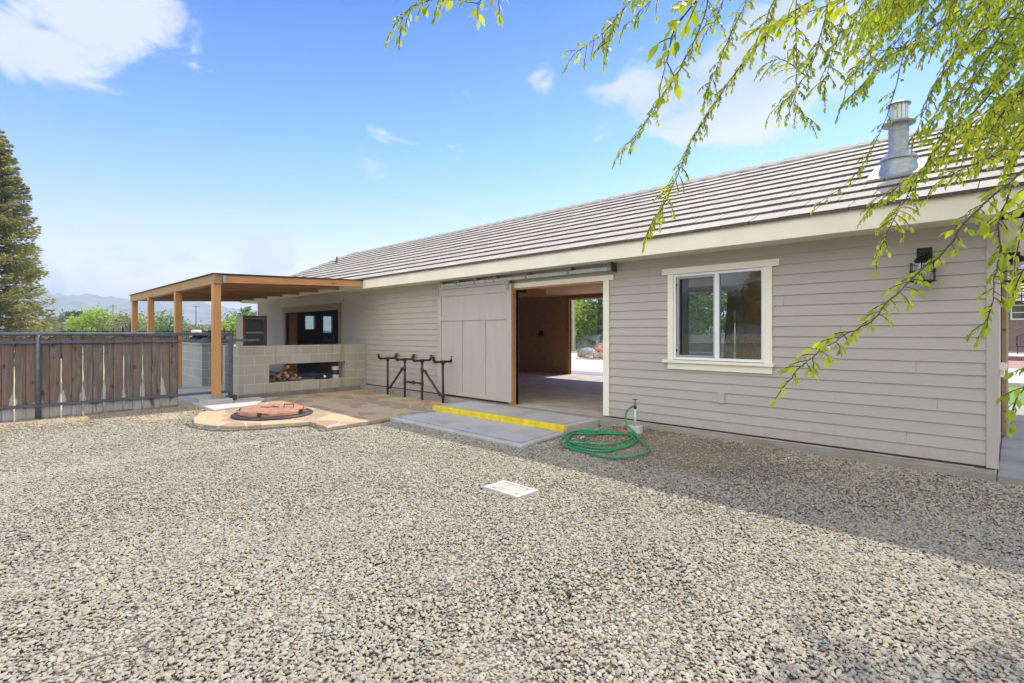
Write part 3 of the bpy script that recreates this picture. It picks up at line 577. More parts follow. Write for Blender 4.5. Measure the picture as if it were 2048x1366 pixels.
# end-wall barn door edge and window sill seen past the corner
SD2 = MB().box(-.122, -.078, 9.0, 11.4, -.015, 2.16).build('sliding_door', 'trim_wood', B, label='tan sliding door on the end wall, seen edge on past the corner')
MB().box(-.13, -.07, 8.0, 8.9, .86, .91).box(-.128, -.09, 8.03, 8.87, .78, .86).build('window_sill', 'cream', B)

# ---------------------------------------------------------------- wall lanterns
def lantern(loc, ang, label):
    L_ = thing('wall_lantern', label, 'wall lamp', (0, 0, 0), 'lanterns on the outbuilding walls'); A = []
    A.append(MB().box(-.052, .052, -.012, 0, .02, .13).build('back_plate', 'black', L_, bevel=.003))
    A.append(MB().lathe((0, -.012, .06), [(.0, 0), (.001, 0)], 8).bar((0, -.01, .06), (0, -.12, .06), .03, .03).lathe((0, -.125, -.015), [(.055, 0), (.06, .015), (.035, .045), (.012, .06), (.012, .09), (.0, .09)], 24).build('hood', 'black', L_, smooth=False))
    c_ = MB(); 
    for k in range(6):
        a = 2 * math.pi * (k + .5) / 6; x_, y_ = .088 * math.cos(a), .088 * math.sin(a) - .125
        c_.tube([(.06 * math.cos(a), .06 * math.sin(a) - .125, -.045), (x_, y_, -.02), (x_, y_, -.19), (.055 * math.cos(a), .055 * math.sin(a) - .125, -.20)], .004, 6)
    for zz, rr_ in ((-.10, .088), (-.19, .088)):
        c_.tube([(rr_ * math.cos(2 * math.pi * k / 24), rr_ * math.sin(2 * math.pi * k / 24) - .125, zz) for k in range(25)], .0045, 6, False)
    c_.lathe((0, -.125, -.212), [(.0, 0), (.055, 0), (.06, .008), (.055, .018), (0, .018)], 24)
    A.append(c_.build('cage', 'black', L_))
    A.append(MB().lathe((0, -.125, -.195), [(.035, 0), (.056, .01), (.058, .16), (.045, .178)], 24).build('glass_jar', 'jar', L_, smooth=True))
    A.append(MB().lathe((0, -.125, -.15), [(.0, 0), (.018, .008), (.024, .03), (.016, .055), (.012, .08)], 16).build('bulb', 'bulb', L_, smooth=True))
    L_.location = loc; L_.rotation_euler = (0, 0, ang); L_.scale = (1.2, 1.2, 1.1); return L_
m, t, b, o = newmat('ribbed_glass'); t.nodes.remove(b); gl = N(t, 'ShaderNodeBsdfGlossy'); gl.inputs['Roughness'].default_value = .12
tr = N(t, 'ShaderNodeBsdfTransparent'); tr.inputs['Color'].default_value = (.9, .92, .92, 1); ms = N(t, 'ShaderNodeMixShader'); fr = N(t, 'ShaderNodeLayerWeight'); fr.inputs['Blend'].default_value = .35
L(t, mth(t, 'ADD', mth(t, 'MULTIPLY', fr.outputs['Facing'], .6), .15, clamp=True), ms.inputs[0]); L(t, tr.outputs[0], ms.inputs[1]); L(t, gl.outputs[0], ms.inputs[2]); L(t, ms.outputs[0], o.inputs[0]); M['jar'] = m
M['bulb'] = basic('bulb_glass', (.62, .50, .34), (.55, .42, .28), 5, .2, bstr=0)
lantern((-.665, WY - .016, 2.01), 0, 'black caged lantern on the grey siding right of the window, behind a leafy twig')
lantern((XR + .002, 7.30, 2.02), R(90), 'black caged lantern just round the right corner, nearer of two on the end wall')
lantern((XR + .002, 12.2, 2.02), R(90), 'small black caged lantern farthest along the end wall, over the neighbouring house roof')

# ---------------------------------------------------------------- slabs, steps, patio
ramp_ = thing('concrete_step', 'two-level concrete doorstep with a yellow painted nosing in front of the open barn door', 'steps', (-6, 5.6, -.12))
MB().prism([(-7.45, 4.70), (-4.40, 4.66), (-4.555, 5.75), (-7.45, 5.68)], -.32, -.12).build('lower_slab', 'conc_light', ramp_, bevel=.022)
MB().prism([(-7.52, 5.685), (-4.545, 5.755), (-4.55, 6.552), (-7.52, 6.552)], -.32, -.034).build('upper_slab', 'conc_light', ramp_, bevel=.015)
MB().prism([(-7.524, 5.635), (-4.562, 5.700), (-4.560, 5.775), (-7.524, 5.71)], -.123, -.028).build('yellow_nosing', 'yellow', ramp_, bevel=.012)
gr_ = MB()
for a, b_ in (((-7.36, 4.80), (-4.50, 4.76)), ((-4.50, 4.76), (-4.63, 5.64)), ((-7.36, 4.80), (-7.36, 5.6))): gr_.bar((*a, -.1195), (*b_, -.1195), .008, .003)
for a, b_ in (((-4.65, 5.80), (-4.65, 6.48)), ): gr_.bar((*a, -.0335), (*b_, -.0335), .008, .003)
gr_.build('tooled_groove', 'rim', ramp_)
for sx, sy, sr in ((-6.35, 4.98, .10), (-5.72, 4.93, .075)):
    rr = random.Random(int(-sx * 100)); MB().prism([(sx + sr * rr.uniform(.6, 1.2) * math.cos(k * .449), sy + sr * .7 * rr.uniform(.5, 1.1) * math.sin(k * .449)) for k in range(14)], -.1198, -.1188).build('smudge', 'smudge', ramp_)
def jag(poly, n=7, a=.02, seed=3):
    rr = random.Random(seed); out = []
    for i in range(len(poly)):
        p, q = Vector(poly[i]).to_2d(), Vector(poly[(i + 1) % len(poly)]).to_2d(); L0 = (q - p).length; k = max(1, int(L0 / .09))
        nrm = Vector(((q - p).y, -(q - p).x)).normalized()
        for j in range(k):
            o_ = p + (q - p) * j / k; o_ = o_ + nrm * rr.uniform(-a, a) * (0 if p.x < -11.5 and q.x < -11.5 else 1); out.append((o_.x, o_.y))
    return out
FP = [(-9.187, 2.29), (-8.775, 2.388), (-8.412, 2.626), (-8.2, 3.131), (-8.033, 3.61), (-7.341, 3.558), (-7.46, 4.70), (-7.46, 5.6), (-7.53, 5.64), (-7.53, 6.554), (-11.715, 6.554), (-11.715, 3.78), (-11.3, 3.72), (-10.76, 3.10), (-10.337, 2.654), (-9.643, 2.367)]
fo = MB().prism(jag(FP), -.185, -.13).build('flagstone_patio', 'flag', bevel=.006); tag(fo, kind='structure')
fb = MB().prism(jag([(x + (.03 if x > -9 else -.05), y - (.06 if y < 3.6 else 0)) for x, y in FP], seed=9, a=.03), -.30, -.172).build('patio_base', 'footing_brown'); tag(fb, kind='structure')
ps = MB().prism([(-21, 2.9), (-11.62, 2.9), (-11.62, 3.69), (-11.76, 3.69), (-11.76, WY - .195), (-21, WY - .195)], -.3, -.035).build('patio_slab', 'conc_patio', bevel=.01); tag(ps, kind='structure')
fs = MB().prism([(-11.619, 2.86), (-10.28, 2.86), (-10.45, 3.6), (-11.2, 4.1), (-11.619, 4.1)], -.26, -.092).build('entry_slab', 'conc_pale', bevel=.01); tag(fs, kind='structure')
bk = MB().box(-40, -1.6, BY + 1.401, 27.5, -.3, -.06).build('rear_patio', 'conc_pale'); tag(bk, kind='structure')
wk = MB().box(XR + .01, 6, WY - .19, 13.2, -.3, -.034).build('side_walk', 'conc', bevel=.008); tag(wk, kind='structure')

# ---------------------------------------------------------------- gravel (one stuff object)
def in_poly(x, y, poly):
    ins = np.zeros(len(x), bool); n_ = len(poly); j = n_ - 1
    for i in range(n_):
        xi, yi = poly[i]; xj, yj = poly[j]
        c_ = ((yi > y) != (yj > y)) & (x < (xj - xi) * (y - yi) / (yj - yi + 1e-12) + xi); ins ^= c_; j = i
    return ins
tot = 780000
X = RNG.uniform(-11.45, 1.2, tot); Yv = RNG.uniform(-1.6, 6.56, tot); T = -X * .69925 + Yv * .71488; Rt = np.abs(X * .71488 + Yv * .69925)
dens = np.where(T < 4, 1.0, np.where(T < 6.5, .78, .60)) * (T > 1.3) * (Rt < T * 1.02 + 1.2)
fence_m = sm((X + 11.0 + .30 * np.sin(Yv * 2.1) + .15 * np.sin(Yv * 5.3)) / .9); dens *= .10 + .90 * fence_m
dd = np.hypot((X + 3.2) * .55, Yv - 5.75) + .18 * np.sin(X * 4) * np.sin(Yv * 5); dens *= np.clip(.35 + .65 * sm((dd - .45) / .7), 0, 1)
dens *= .80 + .20 * np.sin(X * 1.7 + 2.1 * np.sin(Yv * .9)) * np.sin(Yv * 1.3 + 1.7 * np.sin(X * .8)); bare = np.hypot((X + .9) * .8, Yv - 1.6) + .2 * np.sin(X * 7) * np.sin(Yv * 6); dens *= .45 + .55 * sm((bare - .12) / .5)
keep = RNG.uniform(0, 1, tot) < dens
for poly in (FP, [(-7.47, 4.68), (-4.38, 4.64), (-4.5, 6.6), (-7.5, 6.6)], [(-3.50, 3.20), (-3.09, 3.20), (-3.09, 3.50), (-3.50, 3.50)], [(-12, 2.85), (-10.3, 2.85), (-10.3, 7), (-12, 7)]):
    keep &= ~in_poly(X, Yv, poly)
X, Yv, T = X[keep], Yv[keep], T[keep]; n_ = len(X)
size = RNG.lognormal(0, .28, n_) * .0067 * np.where(T > 6.5, 1.18, 1.0); size = np.clip(size, .004, .019)
size *= np.where(dd[keep] < .9, .8, 1.0)
Zv = ground_z(X, Yv) + size * RNG.uniform(.0, .55, n_) + .004
me = bpy.data.meshes.new('gravel'); me.vertices.add(n_); me.vertices.foreach_set('co', np.stack([X, Yv, Zv], -1).astype(np.float32).ravel())
a = me.attributes.new('siz', 'FLOAT_VECTOR', 'POINT'); sv = np.stack([size * RNG.uniform(1.1, 1.6, n_), size, size * RNG.uniform(.4, .7, n_)], -1); a.data.foreach_set('vector', sv.astype(np.float32).ravel())
a = me.attributes.new('rot', 'FLOAT_VECTOR', 'POINT'); rv = np.stack([RNG.normal(0, .28, n_), RNG.normal(0, .28, n_), RNG.uniform(0, 6.283, n_)], -1); a.data.foreach_set('vector', rv.astype(np.float32).ravel())
go = bpy.data.objects.new('gravel', me); COL.objects.link(go); tag(go, 'pale mixed river pebbles covering the yard', 'gravel', kind='stuff')
m, t, b, o = newmat('pebble'); oi = N(t, 'ShaderNodeObjectInfo')
c = ramp(t, oi.outputs['Random'], ((0, (0.370, 0.333, 0.227)), (.16, (0.416, 0.379, 0.268)), (.30, (0.310, 0.274, 0.185)), (.42, (0.253, 0.249, 0.198)), (.54, (0.360, 0.290, 0.165)), (.64, (0.393, 0.379, 0.293)), (.74, (0.185, 0.188, 0.159)), (.82, (0.321, 0.234, 0.127)), (.88, (0.132, 0.131, 0.108)), (.93, (0.450, 0.423, 0.309)), (.97, (0.237, 0.167, 0.092))), 'CONSTANT')
tcn = N(t, 'ShaderNodeTexCoord'); f = noise(t, tcn.outputs['Object'], 2.2, 4); c = mix(t, mth(t, 'MULTIPLY', f, .35), c, (.33, .29, .24))
lg = N(t, 'ShaderNodeMapRange'); L(t, noise(t, pos(t), .9, 5, .65, .8), lg.inputs['Value']); lg.inputs['From Min'].default_value = .42; lg.inputs['From Max'].default_value = .68; lg.inputs['To Max'].default_value = .45; c = mix(t, lg.outputs[0], c, (.27, .225, .16))
L(t, c, b.inputs['Base Color']); b.inputs['Roughness'].default_value = .8; M['pebble'] = m
ng = bpy.data.node_groups.new('scatter_pebbles', 'GeometryNodeTree'); ng.interface.new_socket('Geometry', in_out='INPUT', socket_type='NodeSocketGeometry'); ng.interface.new_socket('Geometry', in_out='OUTPUT', socket_type='NodeSocketGeometry')
gi = ng.nodes.new('NodeGroupInput'); gout = ng.nodes.new('NodeGroupOutput'); g2i = ng.nodes.new('GeometryNodeGeometryToInstance')
for k in range(5):
    ic = ng.nodes.new('GeometryNodeMeshIcoSphere'); ic.inputs['Radius'].default_value = 1; ic.inputs['Subdivisions'].default_value = 2
    po = ng.nodes.new('GeometryNodeInputPosition'); nn = ng.nodes.new('ShaderNodeTexNoise'); nn.noise_dimensions = '4D'; ng.links.new(po.outputs[0], nn.inputs['Vector']); nn.inputs['W'].default_value = k * 7.3; nn.inputs['Scale'].default_value = .9; nn.inputs['Detail'].default_value = 1
    sub = ng.nodes.new('ShaderNodeVectorMath'); sub.operation = 'SUBTRACT'; ng.links.new(nn.outputs['Color'], sub.inputs[0]); sub.inputs[1].default_value = (.5, .5, .5)
    scl = ng.nodes.new('ShaderNodeVectorMath'); scl.operation = 'SCALE'; ng.links.new(sub.outputs[0], scl.inputs[0]); scl.inputs['Scale'].default_value = 1.3
    sp_ = ng.nodes.new('GeometryNodeSetPosition'); ng.links.new(ic.outputs['Mesh'], sp_.inputs['Geometry']); ng.links.new(scl.outputs[0], sp_.inputs['Offset'])
    ss = ng.nodes.new('GeometryNodeSetShadeSmooth'); ng.links.new(sp_.outputs[0], ss.inputs['Geometry'])
    mt = ng.nodes.new('GeometryNodeSetMaterial'); mt.inputs['Material'].default_value = M['pebble']; ng.links.new(ss.outputs[0], mt.inputs['Geometry']); ng.links.new(mt.outputs[0], g2i.inputs[0])
mp_ = ng.nodes.new('GeometryNodeMeshToPoints'); ng.links.new(gi.outputs[0], mp_.inputs['Mesh'])
ip = ng.nodes.new('GeometryNodeInstanceOnPoints'); ng.links.new(mp_.outputs[0], ip.inputs['Points']); ng.links.new(g2i.outputs[0], ip.inputs['Instance']); ip.inputs['Pick Instance'].default_value = True
for nm, sk in (('siz', 'Scale'), ('rot', 'Rotation')):
    na = ng.nodes.new('GeometryNodeInputNamedAttribute'); na.data_type = 'FLOAT_VECTOR'; na.inputs['Name'].default_value = nm
    if sk == 'Rotation':
        er = ng.nodes.new('FunctionNodeEulerToRotation'); ng.links.new(na.outputs['Attribute'], er.inputs[0]); ng.links.new(er.outputs[0], ip.inputs[sk])
    else: ng.links.new(na.outputs['Attribute'], ip.inputs[sk])
ng.links.new(ip.outputs[0], gout.inputs[0]); md = go.modifiers.new('scatter', 'NODES'); md.node_group = ng
me.materials.append(M['pebble'])

LT_ = MB(); rr = random.Random(44)
for k in range(420):
    x_, y_ = rr.uniform(-9, .6), rr.uniform(.6, 6.3)
    if rr.random() < .55: x_, y_ = rr.gauss(-1.8, 1.3), min(6.4, rr.gauss(5.9, .45))
    if x_ < -4.3 and y_ > 4.4: continue
    z_ = float(ground_z(np.array(x_), np.array(y_))) + .012; a_ = rr.uniform(0, 6.28); l_ = rr.uniform(.008, .022); dx, dy = math.cos(a_) * l_, math.sin(a_) * l_; w_ = .35
    LT_.add([(x_ - dx, y_ - dy, z_), (x_ - dy * w_, y_ + dx * w_, z_ + .004), (x_ + dx, y_ + dy, z_ + .002), (x_ + dy * w_, y_ - dx * w_, z_ + .003)], [(0, 1, 2, 3)])
tag(LT_.build('leaf_litter', basic('dry_leaf', (.30, .17, .08), (.16, .09, .045), 30, .8, bstr=0)), 'small dry brown leaves scattered over the gravel', 'fallen leaves', kind='stuff')
for wi, (wx, wy, wl) in enumerate(((-1.72, 2.20, 'small green weed sprouting in the gravel, centre foreground'), (-4.42, 6.38, 'thin weed in the corner between the step and the foundation'))):
    W_ = MB(); wz = float(ground_z(np.array(wx), np.array(wy)))
    for k in range(16): a_ = rr.uniform(0, 6.28); q_ = rr.uniform(.01, .04); h_ = rr.uniform(.03, .07); W_.tube([(wx, wy, wz), (wx + q_ * .5 * math.cos(a_), wy + q_ * .5 * math.sin(a_), wz + h_ * .7), (wx + q_ * math.cos(a_), wy + q_ * math.sin(a_), wz + h_)], [.0015, .002, .0005], 4)
    tag(W_.build('weed', 'leaf_mid'), wl, 'weed')

# ---------------------------------------------------------------- utility box lid in the gravel
ub = thing('utility_box', 'bone-coloured rectangular utility box lid set flush in the gravel', 'utility box', (-3.3, 3.35, -.15))
MB().box(-3.519, -3.475, 3.215, 3.49, -.24, -.136).box(-3.120, -3.076, 3.215, 3.49, -.24, -.136).box(-3.475, -3.12, 3.215, 3.245, -.24, -.136).box(-3.475, -3.12, 3.46, 3.49, -.24, -.136).build('frame', 'pvc', ub, bevel=.004)
MB().box(-3.470, -3.125, 3.249, 3.456, -.22, -.140).build('lid', 'box_plastic', ub, bevel=.003)
for fs_ in ((-3.44, -3.405, 3.26, 3.27), (-3.19, -3.155, 3.435, 3.445), (-3.165, -3.13, 3.27, 3.278)): MB().box(*fs_, -.1405, -.1385).build('finger_slot', 'rim', ub)

# ---------------------------------------------------------------- tap and hose
TP = thing('garden_tap', 'grey standpipe tap with a small cross handle rising from a white PVC collar', 'tap', (-3.70, 6.18, -.09))
MB().lathe((-3.70, 6.18, -.12), [(.095, 0), (.098, 0.0), (.098, .145), (.086, .15), (.084, .06), (0, .06)], 28).build('pvc_collar', 'pvc', TP, smooth=False, bevel=0)
MB().tube([(-3.70, 6.18, -.1), (-3.70, 6.18, .27)], .0165, 12).build('standpipe', 'galv', TP, smooth=True)
MB().tube([(-3.70, 6.18, .25), (-3.70, 6.18, .33)], [.022, .014], 12).tube([(-3.70, 6.18, .29), (-3.735, 6.155, .275), (-3.75, 6.145, .262)], .013, 10).build('tap_body', 'brass', TP, smooth=True)
MB().tube([(-3.70, 6.18, .33), (-3.70, 6.18, .375)], .006, 8).bar((-3.735, 6.17, .375), (-3.665, 6.19, .375), .012, .010).bar((-3.69, 6.145, .375), (-3.71, 6.215, .375), .012, .010).build('cross_handle', 'teal', TP)
def catmull(P, k=6, closed=False):
    P = [Vector(p) for p in P]; out = []
    for i in range(len(P) - 1):
        a0, a1, a2, a3 = P[max(i - 1, 0)], P[i], P[i + 1], P[min(i + 2, len(P) - 1)]
        for j in range(k):
            u = j / k; out.append(.5 * ((2 * a1) + (-a0 + a2) * u + (2 * a0 - 5 * a1 + 4 * a2 - a3) * u * u + (-a0 + 3 * a1 - 3 * a2 + a3) * u ** 3))
    out.append(P[-1]); return out
RISER = [(-3.75, 6.145, .265), (-3.775, 6.12, .235), (-3.795, 6.10, .17), (-3.79, 6.08, .10), (-3.755, 6.06, .04), (-3.70, 6.05, -.0), (-3.64, 6.04, -.035), (-3.56, 5.99, -.06)]
TAIL = [[-3.486, 5.889, -0.082], [-3.41, 5.722, -0.095], [-3.381, 5.583, -0.106], [-3.392, 5.45, -0.118], [-3.433, 5.297, -0.129], [-3.501, 5.165, -0.138], [-3.612, 5.098, -0.142], [-3.761, 5.08, -0.143], [-3.935, 5.11, -0.141], [-4.082, 5.199, -0.136], [-4.199, 5.324, -0.13], [-4.3, 5.499, -0.126], [-4.323, 5.651, -0.121], [-4.233, 5.717, -0.105], [-4.08, 5.759, -0.092], [-3.948, 5.824, -0.087], [-3.826, 5.902, -0.081], [-3.702, 5.948, -0.077], [-3.572, 5.898, -0.081], [-3.48, 5.799, -0.089], [-3.423, 5.627, -0.103], [-3.421, 5.459, -0.117], [-3.486, 5.318, -0.128], [-3.621, 5.225, -0.134], [-3.766, 5.2, -0.136], [-3.919, 5.201, -0.136], [-4.076, 5.235, -0.134]]
OUT = [[-3.963, 5.341, -0.126], [-4.057, 5.468, -0.116], [-4.074, 5.551, -0.109], [-4.056, 5.674, -0.099], [-3.993, 5.762, -0.092], [-3.883, 5.858, -0.084], [-3.778, 5.962, -0.077], [-3.645, 5.951, -0.077], [-3.544, 5.852, -0.084], [-3.507, 5.661, -0.1], [-3.549, 5.475, -0.115], [-3.635, 5.362, -0.124], [-3.761, 5.308, -0.129], [-3.904, 5.273, -0.131], [-4.009, 5.217, -0.135], [-4.081, 5.231, -0.134], [-4.205, 5.354, -0.128], [-4.301, 5.537, -0.124], [-4.305, 5.689, -0.117], [-4.2, 5.799, -0.095], [-4.059, 5.857, -0.084], [-3.919, 5.912, -0.08], [-3.767, 6.012, -0.073], [-3.647, 6.021, -0.073], [-3.497, 5.882, -0.082], [-3.299, 5.677, -0.099], [-3.151, 5.55, -0.109], [-3.088, 5.484, -0.115], [-3.058, 5.361, -0.125], [-3.073, 5.193, -0.136], [-3.131, 5.054, -0.144], [-3.244, 4.949, -0.148], [-3.371, 4.918, -0.149], [-3.576, 4.937, -0.148], [-3.808, 4.977, -0.147], [-3.995, 5.032, -0.145], [-4.14, 5.126, -0.14], [-4.252, 5.264, -0.136], [-4.374, 5.486, -0.135], [-4.43, 5.70, -0.132], [-4.40, 5.87, -0.125], [-4.264, 5.887, -0.099], [-4.068, 5.869, -0.083], [-3.931, 5.904, -0.081]]
HO = thing('garden_hose', 'green garden hose coiled on the gravel and screwed to the tap', 'hose', (-3.8, 5.5, -.12))
up = lambda P, d: [(x, y, z + d) for x, y, z in P]
MB().tube(catmull(RISER + up(TAIL, .008), 7), .0115, 10).tube(catmull(up(OUT, .022), 7), .0115, 10).build('hose_line', 'hose', HO, smooth=True)
MB().tube([(-3.86, 5.99, -.045), (-3.79, 6.0, -.04), (-3.72, 5.97, -.04), (-3.69, 5.93, -.055)], [.016, .02, .018, .012], 10).build('spray_nozzle', 'orange_plastic', HO, smooth=True)
MB().tube([(-4.062, 5.44, -.10), (-4.068, 5.52, -.09)], .017, 10).build('coupling', 'galv', HO, smooth=True)

# ---------------------------------------------------------------- fire pit lid
FPc = (-9.17, 3.47, -.13)
P = thing('fire_pit', 'round fire pit with a salmon steel lid and dark iron rim in the flagstones', 'fire pit', FPc)
MB().lathe(FPc, [(.50, .0), (.635, .006), (.65, .02), (.635, .040), (.60, .043), (.59, .035), (.50, .035)], 64).build('rim', 'rim', P, smooth=False)
MB().lathe(FPc, [(.525, .036), (.535, .045), (.525, .085), (.505, .112), (.485, .118), (.475, .112), (.3, .116), (.02, .118), (.0, .118)], 96).build('lid', 'lid_paint', P)
MB().tube([(-9.08, 3.62, -.015), (-9.085, 3.625, .045), (-8.97, 3.74, .045), (-8.965, 3.735, -.015)], .009, 8).build('lid_handle', 'rust', P)
MB().tube([(-9.40, 3.35, -.005), (-9.22, 3.40, .0), (-9.12, 3.55, .0), (-9.3, 3.5, .0)], .007, 6).build('poker', 'rust', P)
for a_, nm_ in ((-2.3, 0), (.55, 1), (2.6, 0), (-.75, 0)):
    cx, cy = FPc[0] + .545 * math.cos(a_), FPc[1] + .545 * math.sin(a_); dx, dy = math.cos(a_), math.sin(a_)
    q = MB().bar((cx, cy, -.08), (cx, cy, -.02), .05, .03, (dx, dy, 0)).bar((cx, cy, -.03), (cx - dy * .14, cy + dx * .14, -.045), .012, .012)
    if nm_: q.bar((cx + .03, cy, -.03), (cx + .05, cy + .03, .03), .006, .006).bar((cx + .03, cy + .03, -.03), (cx, cy + .05, .035), .006, .006)
    q.build('latch', 'rust', P)

# ---------------------------------------------------------------- pipe stand
PS = thing('pipe_stand', 'rusty brown pipe-fitting bench frame with four upright posts against the siding', 'pipe stand', (-9.2, 6.43, -.13))
pxs = (-10.27, -9.58, -8.94, -8.23); py = 6.43; zt = .70; r0 = .0235
for x in pxs:
    p_ = MB().tube([(x, py, -.15), (x, py, zt)], r0, 12); p_.tube([(x, py, zt - .06), (x, py, zt + .01)], r0 * 1.3, 12); p_.build('leg', 'rust', PS, smooth=True)
    q = MB().tube([(x, py - .20, zt), (x, py + .20, zt)], r0, 12).tube([(x, py - .05, zt), (x, py + .05, zt)], r0 * 1.3, 12)
    for s in (-1, 1):
        arc = [(x, py + s * (.17 + .065 * math.sin(u * math.pi / 2)), zt + .065 * (1 - math.cos(u * math.pi / 2))) for u in (0, .25, .5, .75, 1)]
        q.tube(arc, r0 * 1.25, 12).tube([(x, py + s * .235, zt + .06), (x, py + s * .235, zt + .10)], r0 * .9, 10).lathe((x, py + s * .235, zt + .095), [(0, 0), (.028, 0), (.05, .008), (.05, .013), (0, .013)], 16)
    q.build('cradle_arm', 'rust', PS, smooth=False)
def fitting(q, p, ax, l=.045):
    p = Vector(p); ax = Vector(ax).normalized(); q.tube([p - ax * l, p + ax * l], r0 * 1.32, 12)
b1_ = MB().tube(catmull([(pxs[0], py, .035), (pxs[0] + .09, py, .035), (pxs[0] + .13, py, .07), (pxs[1] - .13, py, .46), (pxs[1] - .09, py, .50), (pxs[1], py, .50)], 4), r0, 12); fitting(b1_, (pxs[0], py, .035), (0, 0, 1)); fitting(b1_, (pxs[1], py, .50), (0, 0, 1)); fitting(b1_, (pxs[0] + .12, py, .055), (.6, 0, .8), .03); fitting(b1_, (pxs[1] - .12, py, .475), (.6, 0, .8), .03); b1_.build('brace', 'rust', PS, smooth=True)
b2_ = MB().tube(catmull([(pxs[2], py, .485), (pxs[2] + .09, py, .485), (pxs[2] + .13, py, .45), (pxs[3] - .13, py, .06), (pxs[3] - .09, py, .03), (pxs[3], py, .03)], 4), r0, 12); fitting(b2_, (pxs[2], py, .485), (0, 0, 1)); fitting(b2_, (pxs[3], py, .03), (0, 0, 1)); fitting(b2_, (pxs[2] + .12, py, .465), (.6, 0, -.8), .03); fitting(b2_, (pxs[3] - .12, py, .05), (.6, 0, -.8), .03); b2_.build('brace', 'rust', PS, smooth=True)
b3_ = MB().tube([(pxs[1], py, .215), (pxs[2], py, .215)], r0, 12).tube([((pxs[1] + pxs[2]) / 2 + k_, py, .215) for k_ in (-.05, -.02, .02, .05)], [.028, .042, .042, .028], 10); fitting(b3_, (pxs[1], py, .215), (0, 0, 1)); fitting(b3_, (pxs[2], py, .215), (0, 0, 1)); b3_.build('crossbar', 'rust', PS, smooth=True)

# ---------------------------------------------------------------- concrete block cooking wall with niche
bxa, bxb = -12.11, -11.75
CW = thing('block_hearth_wall', 'long concrete block wall with a firewood niche running out from the outbuilding', 'block wall', (-11.93, 5.2, -.03))
cw = MB(); ny0, ny1, nz0, nz1 = 4.36, 6.16, .178, .587
for (a, b_, c0, c1) in ((3.74, ny0, -.03, 1.0), (ny1, 6.728, -.03, 1.0), (ny0, ny1, -.03, nz0), (ny0, ny1, nz1, 1.0)): cw.box(bxa, bxb, a, b_, c0, c1)
me_ = cw.build('block_wall', 'block_y', CW)
me_.data.materials.append(M['block_x'])
for p in me_.data.polygons:
    if abs(p.normal.y) > .8: p.material_index = 1
MB().box(bxa - .03, bxb + .028, 3.70, 6.552, -.30, -.031).build('footing', 'footing_brown', CW, bevel=.01)
bp = MB().box(-13.0, -12.84, 3.80, 3.97, -.034, 1.0); bq = bp.build('pier', 'blockg_x', CW)
gc = thing('block_counter', 'grey concrete block grill counter under the pergola behind the gate', 'counter', (-16.5, 4.0, -.03))
g_ = MB().box(-19.2, -14.28, 3.71, 4.40, -.034, .985).build('block_base', 'blockg_x', gc); g_.data.materials.append(M['blockg_y'])
for p in g_.data.polygons:
    if abs(p.normal.x) > .8: p.material_index = 1
MB().box(-19.22, -14.24, 3.68, 4.43, .986, 1.03).build('countertop', 'conc_patio', gc, bevel=.006)
# grill hoods and smoker on the counter
gk = thing('barbecue_grill', 'black barbecue grill with a domed lid on the block counter, left of the stovepipe', 'grill', (-15.9, 4.05, 1.03))
MB().lathe((-15.75, 4.05, 1.031), [(.27, 0), (.275, .03), (.25, .11), (.17, .18), (.06, .21), (0, .21)], 28).build('lid', 'black', gk, smooth=True)
MB().tube([(-15.75, 3.80, 1.08), (-15.75, 3.74, 1.10), (-15.60, 3.74, 1.10), (-15.60, 3.80, 1.08)], .012, 8).build('lid_handle', 'galv', gk)
sk_ = thing('smoker', 'black box smoker with a short square stack on the counter beside the pergola post', 'smoker', (-14.8, 4.05, 1.03))
MB().prism([(-15.05, 3.78), (-14.33, 3.78), (-14.33, 4.32), (-15.05, 4.32)], 1.031, 1.06).add([(-15.05, 3.78, 1.06), (-14.33, 3.78, 1.06), (-14.33, 4.32, 1.06), (-15.05, 4.32, 1.06), (-14.92, 3.9, 1.16), (-14.46, 3.9, 1.16), (-14.46, 4.2, 1.16), (-14.92, 4.2, 1.16)], [(4, 5, 6, 7), (0, 1, 5, 4), (1, 2, 6, 5), (2, 3, 7, 6), (3, 0, 4, 7)]).build('hood', 'rail_metal', sk_)
MB().box(-14.95, -14.70, 4.0, 4.18, 1.16, 1.30).lathe((-14.82, 4.09, 1.30), [(.14, 0), (.13, .03), (.06, .05), (0, .05)], 16).build('stack', 'black', sk_)

